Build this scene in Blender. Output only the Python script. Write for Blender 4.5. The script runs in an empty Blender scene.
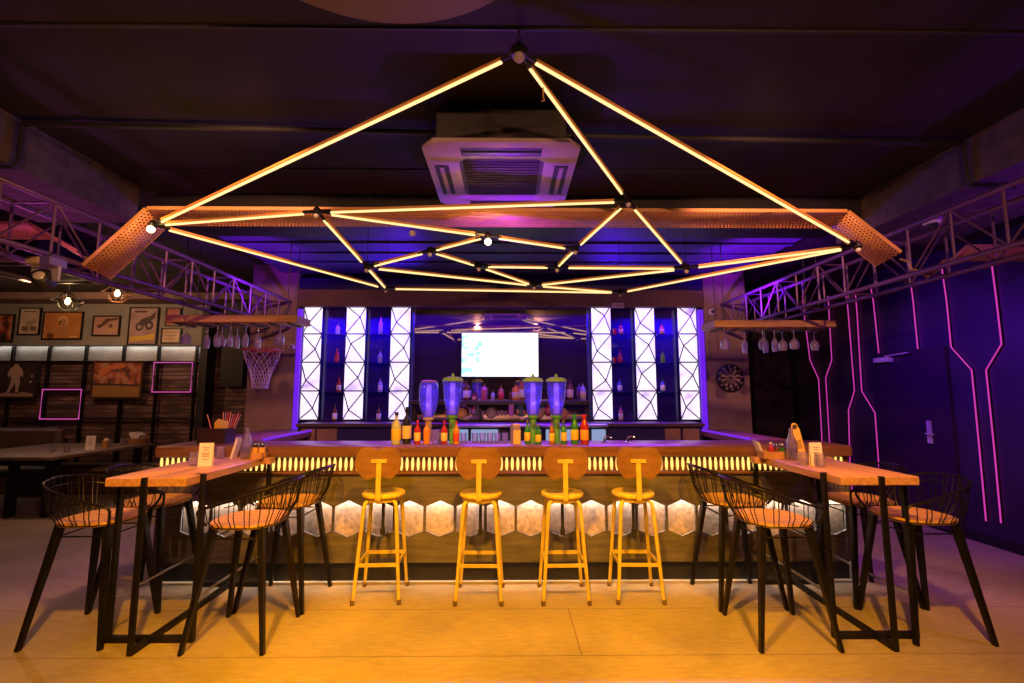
import bpy, math, random
from mathutils import Vector, Matrix, Euler
random.seed(7)
PI = math.pi
C = bpy.context.scene.collection
SC = bpy.context.scene

# ------------------------------------------------------------------ camera
F = 470.0
CAM = Vector((0, 0, 1.56))
PITCH, YAW = math.atan(52 / F), math.atan(5 / F)
CROT = Euler((PI / 2 + PITCH, 0, -YAW), 'XYZ').to_matrix()
cd = bpy.data.cameras.new('camera')
cam = bpy.data.objects.new('camera', cd)
C.objects.link(cam)
cam.location = CAM
cam.rotation_euler = (PI / 2 + PITCH, 0, -YAW)
cd.sensor_width = 36
cd.lens = F / 1024 * 36
cd.clip_start = .02
SC.camera = cam


def at(px, py, Y=None, z=None, X=None):
    """where the sight line of a photo pixel meets a plane of the room"""
    d = CROT @ Vector(((px - 512) / F, (341.5 - py) / F, -1))
    if Y is not None:
        t = (Y - CAM.y) / d.y
    elif z is not None:
        t = (z - CAM.z) / d.z
    else:
        t = (X - CAM.x) / d.x
    return CAM + d * t


# ------------------------------------------------------------------ materials
def new_mat(name):
    m = bpy.data.materials.new(name)
    m.use_nodes = True
    nt = m.node_tree
    return m, nt, nt.nodes['Principled BSDF']


def pbr(name, col, rough=.5, metal=0, spec=.5, var=0, scale=8, bump=0, trans=0, alpha=1, coat=0, stretch=None):
    m, nt, b = new_mat(name)
    b.inputs['Base Color'].default_value = (*col, 1)
    b.inputs['Roughness'].default_value = rough
    b.inputs['Metallic'].default_value = metal
    b.inputs['Specular IOR Level'].default_value = spec
    b.inputs['Transmission Weight'].default_value = trans
    b.inputs['Coat Weight'].default_value = coat
    b.inputs['Alpha'].default_value = alpha
    if var or bump:
        tc = nt.nodes.new('ShaderNodeTexCoord')
        mp = nt.nodes.new('ShaderNodeMapping')
        mp.inputs['Scale'].default_value = stretch or (1, 1, 1)
        nz = nt.nodes.new('ShaderNodeTexNoise')
        nz.inputs['Scale'].default_value = scale
        nz.inputs['Detail'].default_value = 6
        nt.links.new(tc.outputs['Object'], mp.inputs['Vector'])
        nt.links.new(mp.outputs['Vector'], nz.inputs['Vector'])
        if var:
            cr = nt.nodes.new('ShaderNodeValToRGB')
            cr.color_ramp.elements[0].position = .3
            cr.color_ramp.elements[1].position = .7
            cr.color_ramp.elements[0].color = (*[c * (1 - var) for c in col], 1)
            cr.color_ramp.elements[1].color = (*[min(1, c * (1 + var)) for c in col], 1)
            nt.links.new(nz.outputs['Fac'], cr.inputs['Fac'])
            nt.links.new(cr.outputs['Color'], b.inputs['Base Color'])
        if bump:
            bp = nt.nodes.new('ShaderNodeBump')
            bp.inputs['Strength'].default_value = bump
            bp.inputs['Distance'].default_value = .01
            nt.links.new(nz.outputs['Fac'], bp.inputs['Height'])
            nt.links.new(bp.outputs['Normal'], b.inputs['Normal'])
    return m


def emit(name, col, s, base=(.02, .02, .02)):
    m, nt, b = new_mat(name)
    b.inputs['Base Color'].default_value = (*base, 1)
    b.inputs['Emission Color'].default_value = (*col, 1)
    b.inputs['Emission Strength'].default_value = s
    return m


def see_through(name, tint, gloss=.25, diff=None, dfac=.0):
    """thin clear glass or plastic: transparent + sharp reflection (+ some body colour)"""
    m = bpy.data.materials.new(name)
    m.use_nodes = True
    nt = m.node_tree
    nt.nodes.clear()
    out = nt.nodes.new('ShaderNodeOutputMaterial')
    tr = nt.nodes.new('ShaderNodeBsdfTransparent')
    tr.inputs['Color'].default_value = (*tint, 1)
    gl = nt.nodes.new('ShaderNodeBsdfGlossy')
    gl.inputs['Roughness'].default_value = .08
    fr = nt.nodes.new('ShaderNodeLayerWeight')
    fr.inputs['Blend'].default_value = gloss
    mx = nt.nodes.new('ShaderNodeMixShader')
    nt.links.new(fr.outputs['Facing'], mx.inputs[0])
    last = tr
    if diff:
        df = nt.nodes.new('ShaderNodeBsdfDiffuse')
        df.inputs['Color'].default_value = (*diff, 1)
        tl = nt.nodes.new('ShaderNodeBsdfTranslucent')
        tl.inputs['Color'].default_value = (*diff, 1)
        a = nt.nodes.new('ShaderNodeMixShader')
        a.inputs[0].default_value = .5
        nt.links.new(df.outputs[0], a.inputs[1])
        nt.links.new(tl.outputs[0], a.inputs[2])
        m2 = nt.nodes.new('ShaderNodeMixShader')
        m2.inputs[0].default_value = dfac
        nt.links.new(tr.outputs[0], m2.inputs[1])
        nt.links.new(a.outputs[0], m2.inputs[2])
        last = m2
    nt.links.new(last.outputs[0], mx.inputs[1])
    nt.links.new(gl.outputs[0], mx.inputs[2])
    nt.links.new(mx.outputs[0], out.inputs['Surface'])
    return m


def math_node(nt, op, a, b=None):
    n = nt.nodes.new('ShaderNodeMath')
    n.operation = op
    for i, v in enumerate((a, b)):
        if v is None:
            continue
        if isinstance(v, (int, float)):
            n.inputs[i].default_value = v
        else:
            nt.links.new(v, n.inputs[i])
    return n.outputs[0]


def mix_col(nt, fac, a, b):
    n = nt.nodes.new('ShaderNodeMix')
    n.data_type = 'RGBA'
    for sock, v in ((n.inputs[0], fac), (n.inputs[6], a), (n.inputs[7], b)):
        if isinstance(v, tuple):
            sock.default_value = (*v, 1)
        elif isinstance(v, (int, float)):
            sock.default_value = v
        else:
            nt.links.new(v, sock)
    return n.outputs[2]


def obj_xyz(nt):
    tc = nt.nodes.new('ShaderNodeTexCoord')
    sp = nt.nodes.new('ShaderNodeSeparateXYZ')
    nt.links.new(tc.outputs['Object'], sp.inputs[0])
    return tc, sp.outputs[0], sp.outputs[1], sp.outputs[2]


def noise(nt, tc, scale, detail=5, stretch=(1, 1, 1)):
    mp = nt.nodes.new('ShaderNodeMapping')
    mp.inputs['Scale'].default_value = stretch
    nz = nt.nodes.new('ShaderNodeTexNoise')
    nz.inputs['Scale'].default_value = scale
    nz.inputs['Detail'].default_value = detail
    nt.links.new(tc.outputs['Object'], mp.inputs['Vector'])
    nt.links.new(mp.outputs['Vector'], nz.inputs['Vector'])
    return nz.outputs['Fac']


def ramp(nt, fac, stops):
    cr = nt.nodes.new('ShaderNodeValToRGB')
    el = cr.color_ramp.elements
    while len(el) < len(stops):
        el.new(.5)
    for e, (p, c) in zip(el, stops):
        e.position = p
        e.color = (*c, 1)
    nt.links.new(fac, cr.inputs['Fac'])
    return cr.outputs['Color']


def wood(name, c1, c2, rough=.45, stretch=(1, 12, 12), scale=3):
    m, nt, b = new_mat(name)
    tc, x, y, z = obj_xyz(nt)
    n = noise(nt, tc, scale, 7, stretch)
    nt.links.new(ramp(nt, n, [(.3, c1), (.7, c2)]), b.inputs['Base Color'])
    b.inputs['Roughness'].default_value = rough
    bp = nt.nodes.new('ShaderNodeBump')
    bp.inputs['Strength'].default_value = .15
    bp.inputs['Distance'].default_value = .004
    nt.links.new(n, bp.inputs['Height'])
    nt.links.new(bp.outputs['Normal'], b.inputs['Normal'])
    return m


# ------------------------------------------------------------------ mesh builder
class MB:
    def __init__(s):
        s.v, s.f, s.m, s.s = [], [], [], []

    def add(s, vs, fs, mi=0, smooth=False):
        o = len(s.v)
        s.v += [Vector(p) for p in vs]
        for f in fs:
            s.f.append([i + o for i in f])
            s.m.append(mi)
            s.s.append(smooth)
        return s

    def box(s, x0, x1, y0, y1, z0, z1, mi=0, M=None):
        vs = [Vector(p) for p in ((x0, y0, z0), (x1, y0, z0), (x1, y1, z0), (x0, y1, z0),
                                  (x0, y0, z1), (x1, y0, z1), (x1, y1, z1), (x0, y1, z1))]
        if M:
            vs = [M @ p for p in vs]
        return s.add(vs, [(0, 3, 2, 1), (4, 5, 6, 7), (0, 1, 5, 4), (1, 2, 6, 5), (2, 3, 7, 6), (3, 0, 4, 7)], mi)

    def bbox(s, x0, x1, y0, y1, z0, z1, b=.006, mi=0, M=None):
        """box with chamfered vertical and horizontal edges"""
        vs, fs = [], []
        prof = [(b, z0), (0, z0 + b), (0, z1 - b), (b, z1)]
        for ins, z in prof:
            X0, X1, Y0, Y1 = x0 + ins, x1 - ins, y0 + ins, y1 - ins
            vs += [(X0 + b, Y0, z), (X1 - b, Y0, z), (X1, Y0 + b, z), (X1, Y1 - b, z),
                   (X1 - b, Y1, z), (X0 + b, Y1, z), (X0, Y1 - b, z), (X0, Y0 + b, z)]
        for k in range(3):
            for i in range(8):
                j = (i + 1) % 8
                fs.append((k * 8 + i, k * 8 + j, k * 8 + 8 + j, k * 8 + 8 + i))
        fs.append(tuple(reversed(range(8))))
        fs.append(tuple(range(24, 32)))
        vs = [Vector(p) for p in vs]
        if M:
            vs = [M @ p for p in vs]
        return s.add(vs, fs, mi)

    def bar(s, a, b, w=.02, h=None, up=(0, 0, 1), mi=0, w2=None):
        """rectangular bar from a to b, optionally tapering"""
        a, b = Vector(a), Vector(b)
        h = h or w
        k = (w2 / w) if w2 else 1
        d = (b - a).normalized()
        u = Vector(up)
        if abs(d.dot(u)) > .98:
            u = Vector((1, 0, 0))
        r = d.cross(u).normalized()
        u = r.cross(d).normalized()
        vs = []
        for p, q in ((a, 1), (b, k)):
            for sx, sy in ((-1, -1), (1, -1), (1, 1), (-1, 1)):
                vs.append(p + r * sx * w / 2 * q + u * sy * h / 2 * q)
        return s.add(vs, [(0, 3, 2, 1), (4, 5, 6, 7), (0, 1, 5, 4), (1, 2, 6, 5), (2, 3, 7, 6), (3, 0, 4, 7)], mi)

    def tube(s, pts, r=.01, n=8, closed=False, mi=0, caps=True):
        pts = [Vector(p) for p in pts]
        N = len(pts)
        rs = r if isinstance(r, (list, tuple)) else [r] * N
        vs, fs = [], []
        prev = None
        for i, p in enumerate(pts):
            if closed:
                d = (pts[(i + 1) % N] - pts[i - 1]).normalized()
            else:
                d = (pts[min(i + 1, N - 1)] - pts[max(i - 1, 0)]).normalized()
            if prev is None:
                u = Vector((0, 0, 1)) if abs(d.z) < .9 else Vector((1, 0, 0))
            else:
                u = prev
            x = d.cross(u).normalized()
            u = x.cross(d).normalized()
            prev = u
            for k in range(n):
                a = 2 * PI * k / n
                vs.append(p + (x * math.cos(a) + u * math.sin(a)) * rs[i])
        for i in range(N if closed else N - 1):
            j = (i + 1) % N
            for k in range(n):
                l = (k + 1) % n
                fs.append((i * n + k, i * n + l, j * n + l, j * n + k))
        s.add(vs, fs, mi, True)
        if caps and not closed:
            s.f += [[len(s.v) - N * n + k for k in reversed(range(n))], [len(s.v) - n + k for k in range(n)]]
            s.m += [mi, mi]
            s.s += [False, False]
        return s

    def lathe(s, prof, n=20, o=(0, 0, 0), mi=0, M=None, smooth=True, caps=True):
        vs, fs = [], []
        o = Vector(o)
        for r, z in prof:
            for k in range(n):
                a = 2 * PI * k / n
                p = Vector((max(r, 1e-4) * math.cos(a), max(r, 1e-4) * math.sin(a), z))
                vs.append((M @ p if M else p) + o)
        for i in range(len(prof) - 1):
            for k in range(n):
                l = (k + 1) % n
                fs.append((i * n + k, i * n + l, (i + 1) * n + l, (i + 1) * n + k))
        s.add(vs, fs, mi, smooth)
        b = len(s.v) - len(prof) * n
        if caps and prof[0][0] > .001:
            s.f.append([b + k for k in reversed(range(n))]); s.m.append(mi); s.s.append(False)
        if caps and prof[-1][0] > .001:
            s.f.append([len(s.v) - n + k for k in range(n)]); s.m.append(mi); s.s.append(False)
        return s

    def ball(s, o, r, n=12, mi=0):
        k = n // 2
        return s.lathe([(r * math.sin(PI * i / k), -r * math.cos(PI * i / k)) for i in range(k + 1)], n, o, mi)

    def prism(s, poly, to3, d, mi=0):
        """polygon in 2-D, mapped by to3(u, v, depth) and extruded by d"""
        n = len(poly)
        vs = [to3(u, v, 0) for u, v in poly] + [to3(u, v, d) for u, v in poly]
        fs = [tuple(range(n)), tuple(reversed(range(n, 2 * n)))]
        for i in range(n):
            j = (i + 1) % n
            fs.append((i, i + n, j + n, j))
        return s.add(vs, fs, mi)

    def build(s, name, mat, parent=None, world=True, loc=None):
        me = bpy.data.meshes.new(name)
        off = Vector((0, 0, 0))
        if parent is not None:
            if world:
                off = ORG[parent.name]
        elif loc is None:
            xs = [p.x for p in s.v]; ys = [p.y for p in s.v]; zs = [p.z for p in s.v]
            off = Vector(((min(xs) + max(xs)) / 2, (min(ys) + max(ys)) / 2, min(zs)))
        me.from_pydata([tuple(p - off) for p in s.v], [], s.f)
        mats = mat if isinstance(mat, (list, tuple)) else [mat]
        for m in mats:
            me.materials.append(m)
        me.polygons.foreach_set('material_index', s.m)
        me.polygons.foreach_set('use_smooth', s.s)
        me.update()
        import bmesh
        bm = bmesh.new()
        bm.from_mesh(me)
        bmesh.ops.recalc_face_normals(bm, faces=bm.faces)
        bm.to_mesh(me)
        bm.free()
        me.set_sharp_from_angle(angle=math.radians(38))
        o = bpy.data.objects.new(name, me)
        C.objects.link(o)
        if parent is not None:
            o.parent = parent
            ORG[o.name] = ORG[parent.name]
        else:
            o.location = loc if loc is not None else off
            ORG[o.name] = Vector(o.location)
        return o


ORG = {}


def tag(o, label, cat, group=None):
    o['label'] = label
    o['category'] = cat
    if group:
        o['group'] = group
    return o


def thing(name, label, cat, loc=(0, 0, 0), rz=0, group=None):
    o = bpy.data.objects.new(name, None)
    o.empty_display_size = .1
    C.objects.link(o)
    o.location = loc
    o.rotation_euler = (0, 0, rz)
    ORG[o.name] = Vector(loc)
    return tag(o, label, cat, group)


def struct(name, mb, mat, parent=None):
    o = mb.build(name, mat, parent)
    if parent is None:
        o['kind'] = 'structure'
    return o


def dup(root, loc, label, rz=None, group=None):
    """a copy of a thing with copies of its parts and sub-parts"""
    r = root.copy()
    C.objects.link(r)
    r.location = loc
    if rz is not None:
        r.rotation_euler = (0, 0, rz)
    r['label'] = label
    if group:
        r['group'] = group
    for ch in root.children:
        c = ch.copy()
        C.objects.link(c)
        c.parent = r
        for g in ch.children:
            d = g.copy()
            C.objects.link(d)
            d.parent = c
    return r


def light(name, kind, loc, energy, col, size=.1, target=None, angle=60, blend=.6, size_y=None):
    l = bpy.data.lights.new(name, kind)
    l.energy = energy
    l.color = col
    if kind == 'AREA':
        l.size = size
        if size_y:
            l.shape = 'RECTANGLE'
            l.size_y = size_y
    else:
        l.shadow_soft_size = min(size, .035)
    if kind == 'SPOT':
        l.spot_size = math.radians(angle)
        l.spot_blend = blend
    o = bpy.data.objects.new(name, l)
    C.objects.link(o)
    o.location = loc
    if target is not None:
        o.rotation_euler = (Vector(target) - Vector(loc)).to_track_quat('-Z', 'Y').to_euler()
    return o

# ------------------------------------------------------------------ palette
black_metal = pbr('black_metal', (.018, .016, .018), .42, .6, var=.3)
black_paint = pbr('black_paint', (.012, .011, .013), .6)
dark_plastic = pbr('dark_plastic', (.02, .02, .022), .4)
white_plastic = pbr('white_plastic', (.75, .74, .72), .4)
table_wood = wood('table_wood', (.42, .20, .10), (.66, .38, .19), .4, (14, 1.2, 14))
seat_wood = wood('seat_wood', (.50, .27, .07), (.70, .42, .11), .4, (2, 14, 2))
counter_wood = wood('counter_wood', (.11, .05, .028), (.22, .10, .05), .35, (1, 10, 10))
rack_wood = wood('rack_wood', (.42, .23, .05), (.58, .34, .08), .5, (1, 10, 10))
dark_wood = wood('dark_wood', (.05, .025, .018), (.10, .05, .03), .5, (1, 8, 8))
steel = pbr('brushed_steel', (.5, .5, .52), .3, 1)
chrome = pbr('chrome', (.75, .75, .78), .12, 1)
paper = pbr('paper', (.78, .72, .66), .7)
clear_glass = see_through('clear_glass', (.88, .87, .92), .35, (.9, .8, .95), .10)

# ------------------------------------------------------------------ room shell
def floor_mat():
    m, nt, b = new_mat('concrete_tile')
    tc, x, y, z = obj_xyz(nt)
    n = noise(nt, tc, 1.4, 8)
    n2 = noise(nt, tc, 9, 6, (1, 5, 1))
    c = ramp(nt, n, [(.25, (.31, .26, .195)), (.75, (.53, .44, .325))])
    c2 = ramp(nt, n2, [(.35, (.82, .80, .78)), (.7, (1, 1, 1))])
    mul = nt.nodes.new('ShaderNodeMix')
    mul.data_type = 'RGBA'
    mul.blend_type = 'MULTIPLY'
    mul.inputs[0].default_value = 1
    nt.links.new(c, mul.inputs[6])
    nt.links.new(c2, mul.inputs[7])
    br = nt.nodes.new('ShaderNodeTexBrick')
    br.inputs['Scale'].default_value = 1
    br.inputs['Brick Width'].default_value = 40
    br.inputs['Row Height'].default_value = .6175
    br.inputs['Mortar Size'].default_value = .004
    br.inputs['Color1'].default_value = (1, 1, 1, 1)
    br.inputs['Color2'].default_value = (.93, .93, .93, 1)
    br.inputs['Mortar'].default_value = (.50, .46, .44, 1)
    mp = nt.nodes.new('ShaderNodeMapping')
    mp.inputs['Location'].default_value = (17.3, .5, 0)
    nt.links.new(tc.outputs['Object'], mp.inputs['Vector'])
    nt.links.new(mp.outputs['Vector'], br.inputs['Vector'])
    m2 = nt.nodes.new('ShaderNodeMix')
    m2.data_type = 'RGBA'
    m2.blend_type = 'MULTIPLY'
    m2.inputs[0].default_value = 1
    nt.links.new(mul.outputs[2], m2.inputs[6])
    nt.links.new(br.outputs['Color'], m2.inputs[7])
    nt.links.new(m2.outputs[2], b.inputs['Base Color'])
    b.inputs['Roughness'].default_value = .45
    b.inputs['Specular IOR Level'].default_value = .3
    return m


LX, RX, BY = -9.6, 5.0, 8.2
fl = struct('floor', MB().box(LX, RX + .1, -1.5, BY + .3, -.12, 0), floor_mat())
ceil_mat = pbr('ceiling_black_paint', (.0105, .005, .0045), .8, var=.5, scale=1.2, bump=.3)
bw = MB()
struct('ceiling', MB().box(LX, RX + .1, -1.5, BY + .3, 3.2, 3.35), ceil_mat)
for yy in (.75, 1.95, 3.3):
    struct('trim_1', MB().box(-2.9, 2.95, yy, yy + .012, 3.19, 3.2), black_paint)
beam_mat = pbr('concrete_beam', (.075, .05, .06), .85, var=.35, scale=14, bump=.8)
struct('beam_left', MB().box(-3.7, -2.93, -.5, 3.62, 2.9, 3.2), beam_mat)
struct('beam_right', MB().box(2.98, 3.9, -.5, 4.1, 2.9, 3.2), beam_mat)
soffit_mat = pbr('blue_grey_soffit', (.035, .025, .075), .7, var=.3, scale=3)
# slatted lower ceiling over the bar
cs = MB()
cs.box(-2.85, 2.95, 4.25, 6.0, 3.1, 3.19)
for k in range(5):
    y = 4.3 + k * .36
    cs.box(-2.85, 2.95, y, y + .05, 3.08, 3.1)
struct('ceiling_bar', cs, soffit_mat)
struct('beam_cross', MB().box(-2.9, 2.95, 3.75, 4.22, 3.0, 3.19), black_paint)

# left back wall: grey plaster above, corrugated panelling below
grey_wall = pbr('grey_plaster', (.27, .27, .23), .8, var=.15, scale=4)
brown_wall = pbr('brown_plaster', (.19, .125, .10), .8, var=.2, scale=4)


def plank_wall_mat():
    m, nt, b = new_mat('corrugated_panelling')
    tc, x, y, z = obj_xyz(nt)
    w = math_node(nt, 'FRACT', math_node(nt, 'MULTIPLY', z, 14.0))
    line = math_node(nt, 'GREATER_THAN', w, .28)
    n = noise(nt, tc, 2.2, 9, (1, 1, 5))
    c = ramp(nt, n, [(.35, (.06, .036, .032)), (.5, (.13, .072, .062)), (.70, (.30, .19, .16))])
    col = mix_col(nt, line, (.055, .036, .033), c)
    nt.links.new(col, b.inputs['Base Color'])
    b.inputs['Roughness'].default_value = .5
    return m


panel_mat = plank_wall_mat()
zl0 = at(100, 345.5, Y=8.1).z
zl1 = at(100, 304, Y=8.05).z
struct('wall_back', MB().box(LX, RX, BY, BY + .2, 0, 3.2), panel_mat)
struct('wall_upper', MB().box(LX, at(204, 330, Y=8.05).x, 8.05, BY, zl0, zl1), grey_wall)
struct('trim_2', MB().box(LX, -4.2, 7.6, BY, zl1, 3.2), brown_wall)
struct('wall_front', MB().box(LX, RX + .1, -1.65, -1.5, 0, 3.2), pbr('navy_wall', (.03, .025, .06), .7))
struct('wall_left', MB().box(LX - .2, LX, -1.5, BY + .3, 0, 3.2), brown_wall)
# black brick return between the panelling and the pillar
xs = at(204, 380, Y=8.1).x
struct('trim_3', MB().box(xs, xs + .12, 7.95, BY, 0, zl1), black_paint)
struct('trim_4', MB().box(at(226, 350, Y=8.1).x, at(248, 350, Y=8.1).x, 7.98, BY, zl0 - .7, zl1), black_paint)

# pillars that flank the back bar, and the back bar wall itself
NY = 6.0
pl0, pl1 = at(247, 400, Y=5.95).x, at(294, 400, Y=5.95).x
pr0, pr1 = at(707, 400, Y=5.95).x, at(749.5, 400, Y=5.95).x
pillar_mat = pbr('pillar_plaster', (.26, .17, .15), .75, var=.12, scale=5)
struct('pillar_left', MB().box(pl0, pl1, 5.92, 6.35, 0, 3.2), pillar_mat)
zr = at(730, 343, Y=5.95).z
struct('pillar_right', MB().box(pr0, pr1, 5.92, 6.35, 0, 3.2), pillar_mat)
navy = pbr('navy_panel', (.02, .012, .10), .4)
struct('wall_niche', MB().box(pl1, pr0, 6.12, 6.35, 0, 3.2), navy)
zb0, zb1 = at(500, 306.5, Y=5.9).z, at(500, 290, Y=5.9).z
bulk_mat = pbr('bulkhead_brown', (.12, .055, .05), .7, var=.2)
struct('trim_5', MB().box(pl1, pr0, 5.9, 6.12, zb0, zb1), bulk_mat)
struct('trim_6', MB().box(pl1, pr0, 5.95, 6.12, zb1, 3.04), navy)

# right wall with door
rw_mat = pbr('violet_black_wall', (.035, .02, .06), .5, var=.3, scale=2)
struct('wall_right', MB().box(RX, RX + .2, -1.5, BY + .2, 0, 3.2), rw_mat)
struct('baseboard_right', MB().box(RX - .015, RX, -1.5, BY, 0, .1), black_paint)
d0, d1 = at(877, 420, X=4.96).y, at(952, 420, X=4.96).y
door_mat = pbr('dark_door', (.035, .012, .05), .4)
dr = struct('door_1', MB().box(4.955, RX - .001, d1, d0, 0.01, at(890, 352, X=4.96).z), door_mat)
p = at(929, 432, X=4.94)
h = MB()
h.box(4.935, 4.955, p.y - .025, p.y + .025, p.z - .13, p.z + .13)
h.tube([(4.94, p.y, p.z - .02), (4.90, p.y, p.z - .02), (4.90, p.y - .1, p.z - .02)], .009, 8)
h.build('door_handle', pbr('pale_metal', (.55, .5, .6), .4), dr)
a, b_ = at(877, 361, X=4.9), at(905, 354, X=4.9)
h = MB()
q = at(883, 360, X=4.92)
h.box(4.88, 4.955, q.y - .12, q.y + .12, q.z - .03, q.z + .03)
h.bar((4.87, q.y - .1, q.z + .04), (4.87, q.y - .45, q.z + .06), .02, .012)
h.build('door_closer', bpy.data.materials['pale_metal'], dr)
# far right corner: shadowed passage with black posts
for x0, x1 in ((752, 757), (795, 801)):
    A, B = at(x0, 400, Y=8.1).x, at(x1, 400, Y=8.1).x
    struct('trim_7', MB().box(A, B, 7.98, BY, 0, 3.2), black_paint)
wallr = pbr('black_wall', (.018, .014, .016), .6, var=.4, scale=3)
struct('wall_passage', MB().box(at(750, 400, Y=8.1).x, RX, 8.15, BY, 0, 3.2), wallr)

# ------------------------------------------------------------------ lit ledge on the left wall
def corr():
    mb = MB()
    x0, x1 = LX, at(202, 350, Y=8.12).x
    zt, zb = zl0, at(100, 361.5, Y=8.12).z
    mb.box(x0, x1, 8.17, 8.2, zb, zt)
    n = 26
    for k in range(n):
        z = zb + (zt - zb) * (k + .5) / n
        mb.box(x0, x1, 8.155, 8.17, z - .0035, z + .0035)
    return mb


corr().build('corrugated_strip', pbr('galvanised_sheet', (.55, .56, .54), .45, .3, var=.3, scale=1.5))
o = bpy.data.objects['corrugated_strip']
o['kind'] = 'structure'
light('ledge_light', 'AREA', ((LX + xs) / 2, 8.1, zl0 - .01), 5, (1, .92, .82), 4.6, ((LX + xs) / 2, 8.14, zl0 - .4), size_y=.03)

# black steel grid over the panelling
fr = thing('wall_grid_frame', 'black steel grid of square bays covering the left back wall', 'wall frame', ((LX + xs) / 2, 8.12, 0))
zt = at(100, 345, Y=8.12).z
for px in (10.7, 47, 84, 122, 157, 195):
    X = at(px, 375, Y=8.12).x
    MB().box(X - .015, X + .015, 8.1, 8.15, 0.02, zt - .01).build('upright', black_metal, fr)
for py in (361.5, 391, 419):
    z = at(100, py, Y=8.12).z
    MB().box(LX, xs, 8.105, 8.145, z - .012, z + .012).build('crossbar', black_metal, fr)

# ------------------------------------------------------------------ bar counter
BX0, BX1 = -2.94, 2.93
FY = 4.10          # front panel plane
CT = 1.12          # counter height
bar = thing('bar_counter', 'long wooden bar counter with lit slat band and glowing hexagon niches', 'bar counter', (0, FY, 0))
front_mat = wood('bar_front_planks', (.075, .066, .072), (.155, .14, .15), .6, (1, 5, 9), 3)
MB().bbox(BX0, BX1, FY - .07, FY + .40, CT - .092, CT, .008).build('counter_top', counter_wood, bar)
m = MB()
m.box(BX0, BX1, FY + .05, FY + .10, 0, .16)
m.build('toe_kick', black_paint, bar)
# dark recess for the lit slats
m = MB()
m.box(BX0, BX1, FY - .01, FY + .05, .902, CT - .092)
m.build('slat_backing', pbr('slat_backing', (.13, .05, .012), .5), bar)
slat_glow = emit('slat_glow', (1, .62, .15), 1.6)
m = MB()
n = int((BX1 - BX0) / .047)
for k in range(n):
    x = BX0 + .025 + k * .047
    z0, z1 = .912, 1.020
    zc = (z0 + z1) / 2
    pr = [(.0065, z0), (.0125, zc - .018), (.0125, zc + .018), (.0065, z1)]
    vs, fs = [], []
    for w, z in pr:
        vs += [(x - w, FY - .011, z), (x - w * .4, FY - .022, z), (x + w * .4, FY - .022, z), (x + w, FY - .011, z)]
    for i in range(3):
        for j in range(3):
            fs.append((i * 4 + j, i * 4 + j + 1, i * 4 + 5 + j, i * 4 + 4 + j))
    m.add(vs, fs)
m.build('led_slat', slat_glow, bar)
m = MB()
m.bbox(BX0 - .01, BX1 + .01, FY - .03, FY + .03, .880, .902, .004)
m.build('lip_rail', counter_wood, bar)
# front panel with hexagonal cut-outs
P_ = .2557
NH = 22
hx0 = .459        # centre of one of the hexagons
cs_ = [hx0 + P_ * k for k in range(-30, 31)]
cs_ = [c for c in cs_ if BX0 + .1 < c < BX1 - .1]
HZ = .514
hw, hh, hs = .1165, .147, .1


def hexa(c, k=1.0):
    return [(c, HZ + hh * k), (c + hw * k, HZ + hs * k), (c + hw * k, HZ - hs * k), (c, HZ - hh * k), (c - hw * k, HZ - hs * k), (c - hw * k, HZ + hs * k)]


m = MB()
zt, zb = .880, .16
edges = [BX0] + [(cs_[i] + cs_[i + 1]) / 2 for i in range(len(cs_) - 1)] + [BX1]
for i, c in enumerate(cs_):
    l, r = edges[i], edges[i + 1]
    H = hexa(c)
    V = [(c, zt), (r, zt), (r, HZ + hs), (r, HZ - hs), (r, zb), (c, zb), (l, zb), (l, HZ - hs), (l, HZ + hs), (l, zt)] + H
    f2 = [(0, 1, 2, 11, 10), (2, 3, 12, 11), (3, 4, 5, 13, 12), (5, 6, 7, 14, 13), (7, 8, 15, 14), (8, 9, 0, 10, 15)]
    for dy in (0, .018):
        m.add([(x, FY + dy, z) for x, z in V], f2)
    # returns of the hexagonal cut
    vs = [(x, FY, z) for x, z in H] + [(x, FY + .018, z) for x, z in H]
    m.add(vs, [(j, (j + 1) % 6, 6 + (j + 1) % 6, 6 + j) for j in range(6)])
m.box(BX0, BX1, FY + .0005, FY + .0175, zb - .001, zb)
m.build('front_panel', front_mat, bar)
tile_mat = pbr('stone_tile', (.46, .36, .29), .7, var=.28, scale=30, bump=.25)
for i, c in enumerate(cs_):
    MB().prism(hexa(c, 1.08), lambda u, v, d: (u, FY + .045 + d, v), .02).build('hexagon_tile', tile_mat, bar)
MB().box(BX0, BX1, FY + .066, FY + .09, .16, .90).build('inner_board', black_paint, bar)
for s in (BX0, BX1 - .02):
    MB().box(s, s + .02, FY + .02, FY + .39, 0, 1.028).build('end_panel', front_mat, bar)
MB().box(BX0 + .02, BX1 - .02, FY + .36, FY + .38, .0, 1.028).build('rear_panel', dark_wood, bar)
led_w = emit('niche_led', (1, .82, .62), 6)
m = MB().box(BX0 + .05, BX1 - .05, FY + .022, FY + .040, HZ + hh + .022, HZ + hh + .034)
m.build('niche_led_strip', black_paint, bar)
nseg = 6
for k in range(nseg):
    w = (BX1 - BX0 - .1) / nseg
    light('niche_light', 'AREA', (BX0 + .05 + w * (k + .5), FY + .031, HZ + hh + .020), 6.5, (1, .84, .68), w, (BX0 + .05 + w * (k + .5), FY + .036, 0), size_y=.016)

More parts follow.
